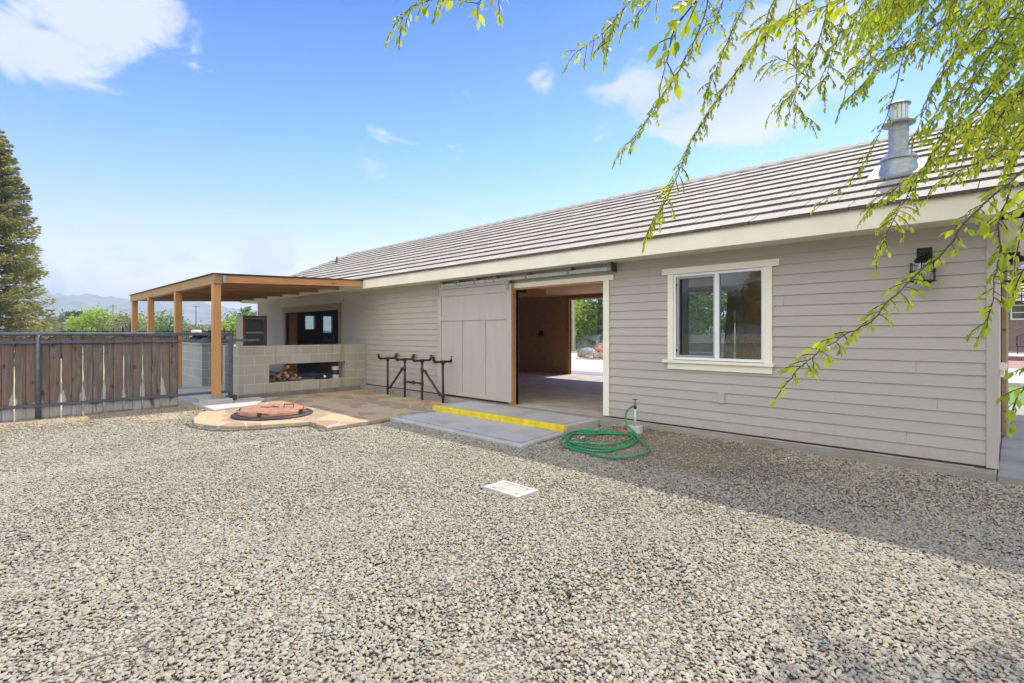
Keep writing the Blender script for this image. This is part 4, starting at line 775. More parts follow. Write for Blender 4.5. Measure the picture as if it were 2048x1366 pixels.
# firewood, enamel basin and chimney starter in the niche: each log is a thing of its own
lgm = []
M['log_bark'] = basic('log_bark', (.17, .095, .06), (.07, .042, .03), 24, .9, bs=40, bstr=.6)
M['log_cut'] = basic('split_log_wood', (.42, .24, .13), (.28, .14, .08), 18, .85, bs=30, bstr=.4)
rows = [(.178, (4.42, 4.53, 4.65, 4.76, 4.88, 4.99, 5.10)), (.245, (4.50, 4.62, 4.75, 4.87, 4.98)), (.31, (4.66, 4.78, 4.90)), (.37, (4.80,))]
desc = ['lowest course', 'second course', 'third course', 'top']
k_ = 0
for ri, (zz, yy) in enumerate(rows):
    for yi, y_ in enumerate(yy):
        rr = random.Random(k_ * 5 + 1); k_ += 1; r_ = rr.uniform(.038, .052); n6 = rr.choice((3, 4, 5)); x0_, x1_ = bxa + rr.uniform(-.02, .05), bxb - rr.uniform(.01, .09); jy, jz_ = rr.uniform(-.05, .05), rr.uniform(0, .02)
        if ri == 3: jz_ = .10
        q = MB(); a0 = rr.uniform(0, 6.28); ring = [(math.cos(a0 + 2 * math.pi * j / (n6 + 2)) * r_ * rr.uniform(.75, 1.15), math.sin(a0 + 2 * math.pi * j / (n6 + 2)) * r_ * rr.uniform(.75, 1.1)) for j in range(n6 + 2)]
        nn_ = len(ring); vs = [(x0_, y_ + a_, zz + .045 + b_) for a_, b_ in ring] + [(x1_, y_ + jy + a_, zz + .045 + jz_ + b_) for a_, b_ in ring]
        q.add(vs, [tuple(range(nn_))[::-1], tuple(range(nn_, 2 * nn_))] + [(j, (j + 1) % nn_, nn_ + (j + 1) % nn_, nn_ + j) for j in range(nn_)])
        o_ = q.build('firewood_log', 'log_cut' if rr.random() < .45 else 'log_bark', bevel=.004)
        side = 'leftmost log' if yi == 0 else ('rightmost log' if yi == len(yy) - 1 else 'log %s from the left' % ('second', 'third', 'fourth', 'fifth', 'sixth')[yi - 1])
        lab = ('split log poking up on top of the firewood pile' if ri == 3 else '%s in the %s of the firewood pile' % (side, desc[ri]))
        tag(o_, lab, 'log', 'split logs piled in the niche')
MB_ = thing('enamel_basin', 'dark blue enamel basin with a white sticker in the block niche, right of the logs', 'basin', (-11.95, 5.66, .18))
MB().lathe((-11.95, 5.66, .179), [(.0, 0), (.17, 0), (.20, .02), (.215, .13), (.23, .135), (.225, .145), (.205, .14), (.19, .03), (0, .02)], 32).build('bowl', basic('blue_enamel', (.012, .018, .035), (.02, .028, .05), 30, .25), MB_, smooth=True)
MB().add([(-11.742, 5.61, .225), (-11.742, 5.67, .225), (-11.742, 5.67, .30), (-11.742, 5.61, .30)], [(0, 1, 2, 3)]).build('sticker', 'white', MB_)
CS = thing('chimney_starter', 'galvanised chimney starter with a rust-brown band at the right end of the niche', 'chimney starter', (-11.9, 5.98, .18))
MB().lathe((-11.9, 5.98, .179), [(.07, 0), (.085, .0), (.085, .09), (.085, .09)], 20).build('base', 'galv', CS)
MB().lathe((-11.9, 5.98, .269), [(.085, 0), (.087, .0), (.087, .11), (.085, .11)], 20).build('band', 'rust', CS)
MB().lathe((-11.9, 5.98, .379), [(.085, 0), (.085, .09), (.08, .09)], 20).build('top', 'galv', CS)

# ---------------------------------------------------------------- outdoor fridge cabinet
CB = thing('outdoor_cabinet', 'tall grey-sided outdoor fridge cabinet with a brown frame and dark doors behind the block wall', 'cabinet', (-13.7, 4.65, -.03))
cx0, cx1, cy0, cy1, cz = -14.02, -13.475, 4.40, 4.935, 1.70
MB().box(cx0, cx1 - .02, cy0, cy1, -.034, cz).build('body', 'siding', CB)
q = MB()
for (a, b_, c0, c1) in ((cy0 - .01, cy0 + .055, -.03, cz + .01), (cy1 - .055, cy1 + .01, -.03, cz + .01), (cy0 + .055, cy1 - .055, cz - .055, cz + .01)): q.box(cx1 - .02, cx1 + .012, a, b_, c0, c1)
q.build('frame', 'wood_dark', CB); M['tinted_door'] = basic('dark_door', (.045, .043, .036), (.03, .029, .025), 20, .4)
MB().box(cx1 - .02, cx1 - .004, cy0 + .065, cy1 - .065, 1.31, cz - .075).build('upper_door', 'tinted_door', CB, bevel=.004); MB().box(cx1 - .02, cx1 - .004, cy0 + .065, cy1 - .065, .15, 1.27).build('lower_door', 'tinted_door', CB, bevel=.004)

# ---------------------------------------------------------------- pergola
PG = thing('pergola', 'cedar-stained lean-to pergola on four posts beside the outbuilding', 'pergola', (-15, 3.2, 0))
for i, x in enumerate((-11.25, -14.13, -17.0, -19.2)):
    zb = .012 if i == 0 else .012
    MB().box(x - .07, x + .07, 3.10, 3.24, zb, 2.245).build('post', 'cedar_z', PG, bevel=.004)
    MB().box(x - .062, x + .062, 3.108, 3.232, -.034 if i else -.02, zb).box(x - .074, x + .074, 3.098, 3.103, zb - .01, zb + .045).build('post_base', 'zinc', PG)
MB().box(-19.45, -11.13, 3.10, 3.24, 2.245, 2.43).build('beam', 'cedar_x', PG, bevel=.004)
M['roof_sheet'] = basic('dark_roof_sheet', (.10, .055, .03), (.06, .035, .02), 6, .8)
for i in range(8):
    x = -11.14 - 1.19 * i; r_ = MB(); z0a, z1a = 2.34, 2.455
    r_.bar((x, 3.245, z0a), (x, EY - .004, z1a), .04, .142); r_.build('rafter', 'cedar_y', PG, bevel=.003)
    MB().box(x - .035, x - .024, EY - .05, EY + .002, z1a - .085, z1a + .06).box(x + .024, x + .035, EY - .05, EY + .002, z1a - .085, z1a + .06).build('joist_hanger', 'zinc', PG)
MB().box(-11.12, -11.085, 3.245, 3.30, 2.27, 2.41).build('joist_hanger', 'zinc', PG)
pn = MB(); pn.add([(-19.5, 3.06, 2.432), (-11.08, 3.06, 2.432), (-11.08, EY - .002, 2.532), (-19.5, EY - .002, 2.532), (-19.5, 3.06, 2.444), (-11.08, 3.06, 2.444), (-11.08, EY - .002, 2.544), (-19.5, EY - .002, 2.544)], [(3, 2, 1, 0), (4, 5, 6, 7), (0, 1, 5, 4), (1, 2, 6, 5), (2, 3, 7, 6), (3, 0, 4, 7)]); pn.build('roof_sheet', 'roof_sheet', PG)
pad = MB().box(-12.3, -11.0, 2.96, 3.40, -.30, -.008).build('post_pad', 'conc_light', bevel=.01); tag(pad, 'raised concrete pad under the nearest pergola post', 'concrete pad')

# ---------------------------------------------------------------- wood and pipe fence on the left
FX = -11.48
FE = thing('pipe_rail_fence', 'low dark pipe-rail fence with stained brown boards left of the pergola', 'fence', (FX, 0, -.15))
MB().tube([(FX, -3.2, 1.262), (FX, 2.10, 1.262), (FX, 3.46, 1.258)], .031, 12).build('rail', 'rail_metal', FE, smooth=True)
MB().box(FX - .025, FX + .025, -3.2, 4.05, 1.105, 1.155).build('rail', 'rail_metal', FE, bevel=.004)
MB().box(FX - .025, FX + .025, -3.2, 3.46, .065, .112).build('rail', 'rail_metal', FE, bevel=.004)
for y_ in (-2.15, .60): MB().tube([(FX, y_, -.3), (FX, y_, 1.25)], .037, 12).build('post', 'rail_metal', FE, smooth=True)
MB().box(FX - .035, FX + .035, 3.46, 3.54, -.02, 1.285).build('post', 'rail_metal', FE, bevel=.006); MB().box(FX - .07, FX + .07, 3.42, 3.60, -.095, -.0).build('post_base', 'rim', FE)
MB().box(FX - .03, FX + .03, 2.2, 3.46, 1.232, 1.292).build('gate_rail', 'rail_metal', FE, bevel=.006)
seams = [2.59]; y_ = 2.59
while y_ > -3.2: y_ -= .142; seams.append(y_)
for i in range(len(seams) - 1):
    ya, yb_ = seams[i + 1], seams[i]; rr = random.Random(i * 3 + 2); V_ = []; F_ = []; E_ = []; nz_, nyy = 26, 6; x0_ = FX - .045 - (.006 if i % 2 else 0)
    gap = (.010 + .008 * rr.random()) if i % 2 == 1 else .0015; zb = -.135 + rr.uniform(-.012, .012) - .02 * max(0, 1 - yb_ / 2); ztp = 1.222 + rr.uniform(-.004, .004)
    for jz in range(nz_ + 1):
        z_ = zb + (ztp - zb) * jz / nz_
        g0 = gap * (1 - jz / nz_ * .75) * (1.0 + .25 * math.sin(jz * .9 + i)) if i % 2 == 1 else gap; g1 = (gap if i % 2 == 0 else .0015) * 1
        g1 = (.010 * (1 - jz / nz_ * .7)) if i % 2 == 0 else .0015
        for jy in range(nyy + 1):
            u = jy / nyy; V_.append((x0_ + .004 * math.sin(u * 3.1) + .003 * math.sin(z_ * 3 + i), ya + g0 * (1 if i % 2 == 1 else .3) + (yb_ - ya - g0 - g1) * u, z_)); E_.append(abs(u * 1.0) if i % 2 == 0 else abs(1 - u))
    for jz in range(nz_):
        for jy in range(nyy):
            a_ = jz * (nyy + 1) + jy; F_.append((a_, a_ + 1, a_ + nyy + 2, a_ + nyy + 1))
    tn = np.full(len(F_), rr.random()); E_ = np.clip((np.array(E_) - .3) / .7, 0, 1) ** 1.5
    o_ = np_mesh('board', np.array(V_), np.array(F_), 'fence', FE, {'tone': ('FACE', tn), 'edge': ('POINT', E_)}); sdm = o_.modifiers.new('solid', 'SOLIDIFY'); sdm.thickness = .018; sdm.offset = 1

# ---------------------------------------------------------------- iron picket fence across the field edge
IX = -38.0
IF = thing('iron_picket_fence', 'thin black iron picket fence along the pale field beyond the yard', 'fence', (IX, 0, -.16))
pk = MB(); y_ = -14
while y_ < 34: pk.box(IX - .012, IX + .012, y_ - .014, y_ + .014, -.1, 1.50); y_ += .25
q = pk.build('pickets', 'black', IF); q['kind'] = 'stuff'
MB().box(IX - .015, IX + .015, -14, 34, 1.36, 1.40).box(IX - .015, IX + .015, -14, 34, .05, .09).build('rail', 'black', IF)
for k in range(18): MB().box(IX - .035, IX + .035, -13.6 + k * 2.75, -13.53 + k * 2.75, -.2, 1.62).build('post', 'black', IF)

# ---------------------------------------------------------------- foliage builders
def rand_unit(n_): v = RNG.normal(0, 1, (n_, 3)); return v / np.linalg.norm(v, axis=1, keepdims=True)
def cards(centers, size, aspect=.55, up=None, bend=0):
    """two-triangle leaf cards folded at the midrib; centers (n,3)"""
    n_ = len(centers); d = rand_unit(n_) if up is None else up / np.linalg.norm(up, axis=1, keepdims=True)
    s_ = np.cross(d, rand_unit(n_)); s_ /= np.linalg.norm(s_, axis=1, keepdims=True) + 1e-9
    sz = np.asarray(size).reshape(-1, 1); a_ = centers - d * sz * .5; b_ = centers + d * sz * .5; w_ = s_ * sz * aspect * .5
    V_ = np.stack([a_, centers + w_, b_, centers - w_], 1).reshape(-1, 3); i4 = np.arange(n_)[:, None] * 4
    return V_, np.concatenate([i4 + np.array([[0, 1, 2]]), i4 + np.array([[0, 2, 3]])], 1).reshape(-1, 3)
def crown_pts(c0, rad, nclump, nleaf, spread, hollow=.35):
    u = rand_unit(nclump); r_ = RNG.uniform(hollow, 1, (nclump, 1)) ** .6; cc = np.array(c0) + u * r_ * np.array(rad) * RNG.uniform(.78, 1.08, (nclump, 1))
    which = RNG.integers(0, nclump, nleaf); p = cc[which] + RNG.normal(0, 1, (nleaf, 3)) * spread * RNG.uniform(.5, 1.3, (nclump, 1))[which]
    return p, which
def leafy_tree(name, label, cat, base, h, rad, mat, leaf, nclump=60, nleaf=4000, spread=.35, group=None, trunk_r=.15, crown_base=.3, bare=0):
    T_ = thing(name, label, cat, base, group); x_, y_, z_ = base; cz_ = z_ + h * (crown_base + (1 - crown_base) / 2); rz_ = h * (1 - crown_base) / 2
    tr_ = MB().tube([(x_, y_, z_ - .2), (x_ + .05 * h * .1, y_, z_ + h * .35), (x_, y_ + .03 * h, z_ + h * .75)], [trunk_r, trunk_r * .75, trunk_r * .2], 8)
    rr = random.Random(int(abs(x_ * 31 + y_ * 7)))
    for k in range(7 + bare):
        a_ = rr.uniform(0, 6.28); z0_ = z_ + h * rr.uniform(.25, .6); e_ = (x_ + rad * .8 * math.cos(a_), y_ + rad * .8 * math.sin(a_), z0_ + h * rr.uniform(.12, .4))
        tr_.tube([(x_, y_, z0_), ((x_ + e_[0]) / 2, (y_ + e_[1]) / 2, (z0_ + e_[2]) / 2 + .03 * h), e_], [trunk_r * .4, trunk_r * .25, trunk_r * .06], 5)
    tr_.build('trunk', 'bark', T_, smooth=True)
    p, wh = crown_pts((x_, y_, cz_), (rad, rad, rz_), nclump, nleaf, spread); V_, F_ = cards(p, RNG.uniform(.7, 1.3, len(p)) * leaf, .7)
    tn = np.clip(RNG.uniform(.1, .9, nclump)[wh] * .6 + RNG.uniform(0, .45, len(p)), 0, 1); np_mesh('crown', V_, F_, mat, T_, {'tone': ('FACE', np.repeat(tn, 2))}); return T_
def conifer(name, label, base, h, rb, mat, n_br=230, group=None, leaf=.16, per=95, z0f=.03, cat='conifer'):
    T_ = thing(name, label, cat, base, group); x_, y_, z_ = base; tr_ = MB().tube([(x_, y_, z_ - .2), (x_, y_, z_ + h * .5), (x_, y_, z_ + h)], [h * .022, h * .013, .02], 9); P_, D_, W_ = [], [], []
    rr = random.Random(5 + int(abs(x_)))
    for k in range(n_br):
        u = z0f + (1 - z0f) * (k / n_br) ** .85; a_ = k * 2.399 + rr.uniform(-.3, .3); ln = rb * (1 - u) ** .58 * rr.uniform(.68, 1.12) * (1 if u > .08 else .85) + .12; z1 = z_ + h * u
        droop = rr.uniform(.05, .22) * ln; dx, dy = math.cos(a_), math.sin(a_)
        pts = [(x_ + dx * ln * s, y_ + dy * ln * s, z1 - droop * math.sin(s * 2.2) + .16 * ln * s * s) for s in (0, .35, .7, 1)]
        if k % 2 == 0: tr_.tube(pts, [.03 * h / 10, .02 * h / 10, .012 * h / 10, .004], 5)
        m_ = int(per * (.4 + ln / rb)); s = RNG.uniform(.12, 1.04, m_) ** .75; xs_ = np.interp(s, (0, .35, .7, 1), [p[0] for p in pts]); ys_ = np.interp(s, (0, .35, .7, 1), [p[1] for p in pts]); zs_ = np.interp(s, (0, .35, .7, 1), [p[2] for p in pts])
        lat = RNG.normal(0, .15, m_) * ln * (.35 + s * .5) * (1.15 - s * .6); off = RNG.normal(0, .045, m_) * ln - np.abs(RNG.normal(0, .05, m_)) * ln
        P_.append(np.stack([xs_ - dy * lat, ys_ + dx * lat, zs_ + off], 1)); dd_ = np.stack([dx + RNG.normal(0, .5, m_) - dy * np.sign(lat) * .7, dy + RNG.normal(0, .5, m_) + dx * np.sign(lat) * .7, RNG.normal(-.05, .35, m_)], 1); D_.append(dd_); W_.append(np.full(m_, rr.uniform(.05, .75)) + s * .2)
    tr_.build('trunk', 'bark', T_, smooth=True); P_, D_, W_ = np.concatenate(P_), np.concatenate(D_), np.concatenate(W_)
    V_, F_ = cards(P_, RNG.uniform(.6, 1.4, len(P_)) * leaf, .30, D_); tn = np.clip(W_ * .8 + RNG.uniform(-.1, .3, len(P_)), 0, 1); np_mesh('crown', V_, F_, mat, T_, {'tone': ('FACE', np.repeat(tn, 2))}); return T_

conifer('conifer_tree', 'tall olive-green conifer at the left edge beyond the fence', (-31.2, .25, -.16), 10.2, 2.15, 'leaf_conifer', 340, leaf=.17, per=170)
G1 = 'trees on the far side of the field'
def along(px, dist):   # where a bearing meets a distance from the yard
    v = pxdir(px, 666); v = Vector((v.x, v.y)).normalized(); return v.x * dist, v.y * dist
specs = [(118, 120, 4.9, 3.0, 'leaf_olive', 'grey-green oak-like tree just right of the big conifer'), (150, 110, 4.8, 2.8, 'leaf_dark', 'dark rounded tree left of the pink-roofed house'),
         (172, 125, 5.0, 2.8, 'leaf_dark', 'dark flat-topped tree behind the pink-roofed house'), (195, 135, 5.6, 2.2, 'leaf_dark', 'small dark tree between the pink roof and the lime shrub'),
         (110, 95, 2.6, 2.6, 'leaf_gold', 'low golden-green tree at the foot of the conifer'), (135, 82, 2.0, 2.6, 'leaf_olive', 'low olive shrub in front of the pink roof'),
         (260, 72, 3.9, 2.2, 'leaf_olive', 'thin greyish budding tree right of the lime shrub'), (290, 85, 3.6, 2.4, 'leaf_olive', 'thin greyish budding tree behind the farthest pergola posts'),
         (338, 62, 3.7, 1.7, 'leaf_mid', 'slender light green tree between the second and third pergola posts'), (318, 70, 2.6, 1.9, 'leaf_mid', 'small loose green tree left of the slender one by the pergola post'),
         (372, 95, 2.4, 4.6, 'leaf_olive', 'low olive hedge-like tree behind the grill'), (402, 100, 2.6, 4.6, 'leaf_olive', 'reddish-olive hedge-like tree under the far utility pole'), (418, 88, 2.5, 4.0, 'leaf_olive', 'olive hedge-like tree just left of the nearest pergola post'),
         (455, 48, 2.5, 1.3, 'leaf_lime', 'yellow-green bushy tree right of the nearest pergola post'), (488, 52, 3.9, 1.9, 'leaf_mid', 'taller green tree behind the outdoor cabinet'), (512, 58, 3.6, 2.0, 'leaf_mid', 'green tree partly hidden by the outbuilding corner'), (440, 66, 2.3, 2.4, 'leaf_olive', 'dull low tree just behind the yellow-green bushy one')]
for i, (px, ds, h_, rd, mt_, lb) in enumerate(specs):
    x_, y_ = along(px, ds); thin = 'thin' in lb or 'slender' in lb
    leafy_tree('field_tree', lb, 'tree', (x_, y_, -.16), h_, rd, mt_, .34 if ds > 80 else .22, 46, 1300 if thin else 2600, .26 if ds < 70 else .36, G1, .12, .12, 6 if thin else 0)
x_, y_ = along(213, 78); leafy_tree('lime_shrub', 'broad bright lime-green shrub tree in the middle of the field edge', 'tree', (x_, y_, -.16), 3.9, 4.0, 'leaf_lime', .30, 90, 9000, .35, None, .14, .02)
x_, y_ = along(240, 80); leafy_tree('lime_shrub', 'smaller lime-green shrub on the right shoulder of the broad one', 'tree', (x_, y_, -.16), 2.6, 3.0, 'leaf_lime', .30, 60, 4500, .35, None, .12, .02)
# pink-roofed far houses
M['pink_tile'] = basic('pink_clay_tile', (.56, .32, .22), (.48, .26, .18), 2, .8, bs=6, bstr=.4); M['stucco_pale'] = basic('pale_stucco', (.6, .53, .42), (.55, .48, .38), 2, .9)
for px, ds, w_, lb in ((108, 132, 9, 'left pink-tiled far house beside the conifer'), (160, 135, 14, 'long pink-tiled far house behind the olive shrub')):
    x_, y_ = along(px, ds); H_ = thing('far_house', lb, 'house', (x_, y_, -.16), 'pink-roofed houses beyond the field'); H_.rotation_euler = (0, 0, R(40))
    ORG[H_.name] = Vector((0, 0, 0)); wl_ = w_ / 2
    MB().box(-4, 4, -wl_, wl_, 0, 2.6).build('wall', 'stucco_pale', H_)
    MB().add([(-4.7, -wl_ - .7, 2.6), (4.7, -wl_ - .7, 2.6), (4.7, wl_ + .7, 2.6), (-4.7, wl_ + .7, 2.6), (0, -wl_ + 2.4, 4.2), (0, wl_ - 2.4, 4.2)], [(0, 1, 4), (1, 2, 5, 4), (2, 3, 5), (3, 0, 4, 5), (3, 2, 1, 0)]).build('roof', 'pink_tile', H_)
    for k in range(3): MB().box(4.0, 4.04, -wl_ + 1 + k * w_ / 3.4, -wl_ + 2.2 + k * w_ / 3.4, .9, 2.0).build('window', 'rail_metal', H_)
# beige tank and cross-arm poles in the field
TK = thing('water_tank', 'small beige cylindrical tank standing in the field behind the grill', 'tank', (-27.0, 7.1, -.16)); x_, y_ = along(392.5, 28); ORG[TK.name] = Vector((0, 0, 0)); TK.location = (x_, y_, -.16)
MB().lathe((0, 0, 0), [(.215, 0), (.215, 1.50), (.205, 1.55), (.17, 1.58), (0, 1.59)], 28).build('shell', basic('beige_tank', (.66, .62, .50), (.60, .56, .45), 4, .5, bstr=0), TK, smooth=True)
MB().lathe((0, 0, 0), [(.222, 1.40), (.222, 1.43)], 28).build('band', 'pvc', TK)
for px, ds, h_, lb in ((392, 170, 9.2, 'thin far utility pole with one cross arm over the low hedge trees'), (226, 210, 10.5, 'thin far utility pole over the lime-green shrub')):
    x_, y_ = along(px, ds); U_ = thing('utility_pole', lb, 'utility pole', (x_, y_, -.16), 'far utility poles in the field'); MB().tube([(x_, y_, -.5), (x_, y_, h_)], [.16, .10], 8).build('mast', 'bark', U_); MB().bar((x_ - .7, y_ - .9, h_ - .5), (x_ + .7, y_ + .9, h_ - .5), .12, .12).build('cross_arm', 'bark', U_)

# hills all round the horizon, nearest range and a paler farther one
def hills(name, rad0, rad1, hfun, seed, mat):
    rr = np.random.default_rng(seed); na, nr = 420, 26; A = np.linspace(0, 2 * math.pi, na, endpoint=False); V_ = []
    ph = rr.uniform(0, 6.28, 24); fr_ = np.array([3, 5, 7, 11, 14, 19, 23, 31, 37, 45, 53, 67, 79, 90, 104, 120, 137, 150, 170, 190, 205, 220, 240, 260]); am = 1 / fr_ ** .75
    prof = sum(a_ * np.sin(f_ * A + p_) for a_, f_, p_ in zip(am, fr_, ph)); prof = (prof - prof.min()) / (prof.max() - prof.min())
    for j in range(nr):
        u = j / (nr - 1); r_ = rad0 + (rad1 - rad0) * u; hh = hfun(A) * (.80 + .20 * prof) * sm(np.array(min(1, u * 1.25)))
        det = 1 + .10 * np.sin(A * 90 + u * 9 + 2 * np.sin(A * 41)) * (1 - abs(u * 2 - 1)) + .06 * np.sin(A * 210 - u * 17); V_.append(np.stack([r_ * np.cos(A), r_ * np.sin(A), hh * det - 1.5], 1))
    V_ = np.concatenate(V_); i_ = np.arange(na * nr).reshape(nr, na); i2 = np.roll(i_, -1, 1); F_ = np.stack([i_[:-1], i2[:-1], i2[1:], i_[1:]], -1).reshape(-1, 4); o_ = np_mesh(name, V_, F_, mat, smooth=True); return tag(o_, kind='structure')
M['hill'] = basic('scrub_hillside', (.26, .26, .15), (.10, .14, .08), .035, .95, bs=.15, bstr=.6); M['hill2'] = basic('far_ridge', (.16, .18, .16), (.12, .14, .12), .01, .95, bstr=0)
def hA(A):   # height by bearing: bump the range behind the pergola, let it sink to the right
    b_ = (np.degrees(A)) % 360; return np.interp(b_, (0, 80, 125, 150, 160, 166, 171, 176, 182, 200, 270, 300, 360), (30, 34, 36, 40, 50, 62, 68, 70, 66, 70, 120, 105, 30))
hills('hills', 700, 1250, hA, 4, 'hill')
def hB(A): b_ = np.degrees(A) % 360; return np.interp(b_, (0, 150, 168, 172, 175, 178, 184, 200, 360), (40, 50, 55, 75, 125, 150, 140, 80, 50))
hills('far_hills', 1900, 2300, hB, 9, 'hill2')

# ---------------------------------------------------------------- beyond the breezeway
GF = thing('rear_fence', 'weathered grey board fence with thin top rail across the lawn, seen through doorway', 'fence', (-22, 37.2, 0))
FY = 38.0
fbm = MB(); x = -46
while x < -1.5: fbm.box(x, x + .14, FY, FY + .02, -.1, 1.14 + random.uniform(-.01, .01)); x += .146
fbm.build('boards', 'fence_grey', GF)['kind'] = 'stuff'
MB().box(-46, -1.5, FY - .05, FY, 1.16, 1.22).build('rail', 'rail_metal', GF)
for k in range(17): MB().box(-45.5 + k * 2.75, -45.42 + k * 2.75, FY - .06, FY + .01, -.15, 1.2).build('post', 'rail_metal', GF)
rear = [(1126, 62, 6.5, 3.0, 'leaf_dark', 'dark tree at the left edge of the doorway view'), (1150, 48, 5.0, 2.2, 'leaf_lime', 'bright green tree behind the rear fence, left of the big evergreen'), (1176, 54, 4.2, 2.4, 'leaf_mid', 'lower mid-green tree under the big evergreen'),
        (1310, 62, 9, 4.5, 'leaf_mid', 'large green tree behind the wall right of the doorway'), (1352, 44, 7.5, 4.2, 'leaf_mid', 'leafy green tree seen through the left window pane'), (1395, 56, 9.5, 5.0, 'leaf_dark', 'dark tree seen through the window mullion'),
        (1432, 50, 8.5, 4.2, 'leaf_mid', 'weeping green tree seen through the right window pane'), (1370, 70, 6, 3, 'leaf_gold', 'golden shrub low in the left window pane'), (1080, 60, 9, 5, 'leaf_mid', 'green tree behind the rear fence, hidden by the brown wall')]
for px, ds, h_, rd, mt_, lb in rear:
    x_, y_ = along(px, ds); leafy_tree('rear_tree', lb, 'tree', (x_, y_, -.1), h_, rd, mt_, .30, 60, 3800, .4, 'trees behind the rear fence', .2, .12)
x_, y_ = along(1200, 47); conifer('rear_evergreen', 'big evergreen filling the doorway view', (x_, y_, -.1), 13, 1.9, 'leaf_mid', 120, leaf=.30, per=70)
x_, y_ = along(1147, 41.5); U_ = thing('utility_pole', 'bare wooden utility pole seen through the open doorway', 'utility pole', (x_, y_, -.1)); MB().tube([(x_, y_, -.3), (x_, y_, 9)], [.15, .12], 10).build('mast', basic('pale_pole_wood', (.42, .36, .29), (.3, .25, .2), 6, .9), U_)
st2 = thing('log_stump', 'upright grey log stump on the pale rear patio, left of the boulders', 'stump', (-18.03, 24.02, -.06)); MB().lathe((-18.03, 24.02, -.06), [(.13, 0), (.12, .15), (.125, .42), (.115, .44), (0, .44)], 14).build('log', basic('grey_log', (.26, .21, .16), (.16, .13, .10), 8, .9, bs=20, bstr=.5, stretch=(4, 4, .6)), st2)
M['rock'] = basic('grey_boulder', (.34, .30, .25), (.17, .155, .13), 5, .9, bs=12, bstr=.8); M['rock_tan'] = basic('tan_boulder', (.48, .37, .20), (.34, .25, .13), 5, .9, bs=12, bstr=.7)
def rock(c0, r3, seed, mat, label, squash=1):
    rr = np.random.default_rng(seed); bm_ = MB(); na, nb = 16, 10; V_ = []
    w_ = rr.normal(0, 1, (7, 3))
    for j in range(nb + 1):
        th_ = math.pi * j / nb
        for i in range(na):
            p_ = 2 * math.pi * i / na; d_ = np.array([math.sin(th_) * math.cos(p_), math.sin(th_) * math.sin(p_), math.cos(th_)]); k = 1 + .16 * sum(math.sin(3.1 * (d_ @ q_) + q_[0] * 5) for q_ in w_) / 2.2
            V_.append((c0[0] + d_[0] * r3[0] * k, c0[1] + d_[1] * r3[1] * k, c0[2] + d_[2] * r3[2] * k))
    F_ = [(j * na + i, j * na + (i + 1) % na, (j + 1) * na + (i + 1) % na, (j + 1) * na + i) for j in range(nb) for i in range(na)]
    o_ = bm_.add(V_, F_).build('boulder', mat, smooth=False); return tag(o_, label, 'boulder', 'boulders on the rear patio')
rock((-16.75, 23.2, .05), (.72, .5, .36), 1, 'rock', 'big grey sloping boulder beside the log stump'); rock((-16.15, 23.9, .30), (.75, .5, .48), 2, 'rock', 'tall brown-grey boulder behind the flamingos'); rock((-15.3, 22.5, .05), (.55, .45, .30), 3, 'rock_tan', 'rounded tan boulder at the flamingo feet'); rock((-16.0, 22.3, -.02), (.35, .25, .16), 4, 'rock', 'small grey rock in front of the sloping boulder')
rubble = MB()
for k in range(420):
    a_, r_ = random.uniform(0, 6.28), random.uniform(0, 1) ** .5; x_, y_ = -14.9 + 1.5 * r_ * math.cos(a_), 21.7 + .8 * r_ * math.sin(a_); s = random.uniform(.02, .05); rubble.add([(x_ - s, y_, -.05), (x_, y_ - s, -.05), (x_ + s, y_, -.05), (x_, y_ + s, -.05), (x_, y_, -.05 + s)], [(0, 1, 4), (1, 2, 4), (2, 3, 4), (3, 0, 4)])
tag(rubble.build('stone_chips', 'rock_tan'), 'loose tan stone chips around the boulders', 'stones', kind='stuff')
M['pink'] = basic('pink_plastic', (.72, .22, .20), (.60, .15, .14), 8, .5)
def flamingo(x_, y_, s, lab, lean):
    F2 = thing('flamingo_ornament', lab, 'garden ornament', (x_, y_, -.05), 'pink flamingo ornaments')
    b_ = MB().tube(catmull([(x_ - .16 * s, y_, .48 * s), (x_ - .08 * s, y_, .52 * s), (x_ + .03 * s, y_, .52 * s), (x_ + .12 * s, y_, .46 * s), (x_ + .2 * s, y_, .40 * s)], 3), [.03 * s, .06 * s, .09 * s, .10 * s, .115 * s, .12 * s, .12 * s, .115 * s, .10 * s, .085 * s, .06 * s, .04 * s, .01 * s], 12)
    b_.tube(catmull([(x_ - .13 * s, y_, .50 * s), (x_ - .2 * s, y_, .60 * s), (x_ - .17 * s + lean, y_, .75 * s), (x_ - .10 * s + lean, y_, .88 * s), (x_ - .12 * s + lean, y_, .97 * s), (x_ - .2 * s + lean, y_, .95 * s)], 4), [.03 * s] * 17 + [.035 * s, .04 * s, .035 * s, .015 * s], 8); b_.build('body', 'pink', F2, smooth=True)
    MB().tube([(x_ - .2 * s + lean, y_, .95 * s), (x_ - .26 * s + lean, y_, .88 * s)], [.018 * s, .006 * s], 6).build('beak', 'black', F2)
    for dx in (-.03, .05): MB().tube([(x_ + dx * s, y_, -.06), (x_ + dx * s, y_, .44 * s)], .008, 5).build('leg', 'rust', F2)
flamingo(-15.56, 22.4, .86, 'front pink flamingo ornament with its neck raised, by the boulders', 0); flamingo(-15.32, 22.35, .74, 'second pink flamingo ornament, just right of the first', .08)
PL = thing('path_light', 'small black path light on a stake in front of the boulders', 'garden lamp', (-15.19, 21.4, -.06)); MB().tube([(-15.19, 21.4, -.1), (-15.19, 21.4, .28)], .012, 6).build('stake', 'black', PL); MB().lathe((-15.19, 21.4, .26), [(.03, 0), (.045, .02), (.045, .12), (.075, .13), (.02, .17), (0, .17)], 14).build('lamp_head', 'galv', PL)
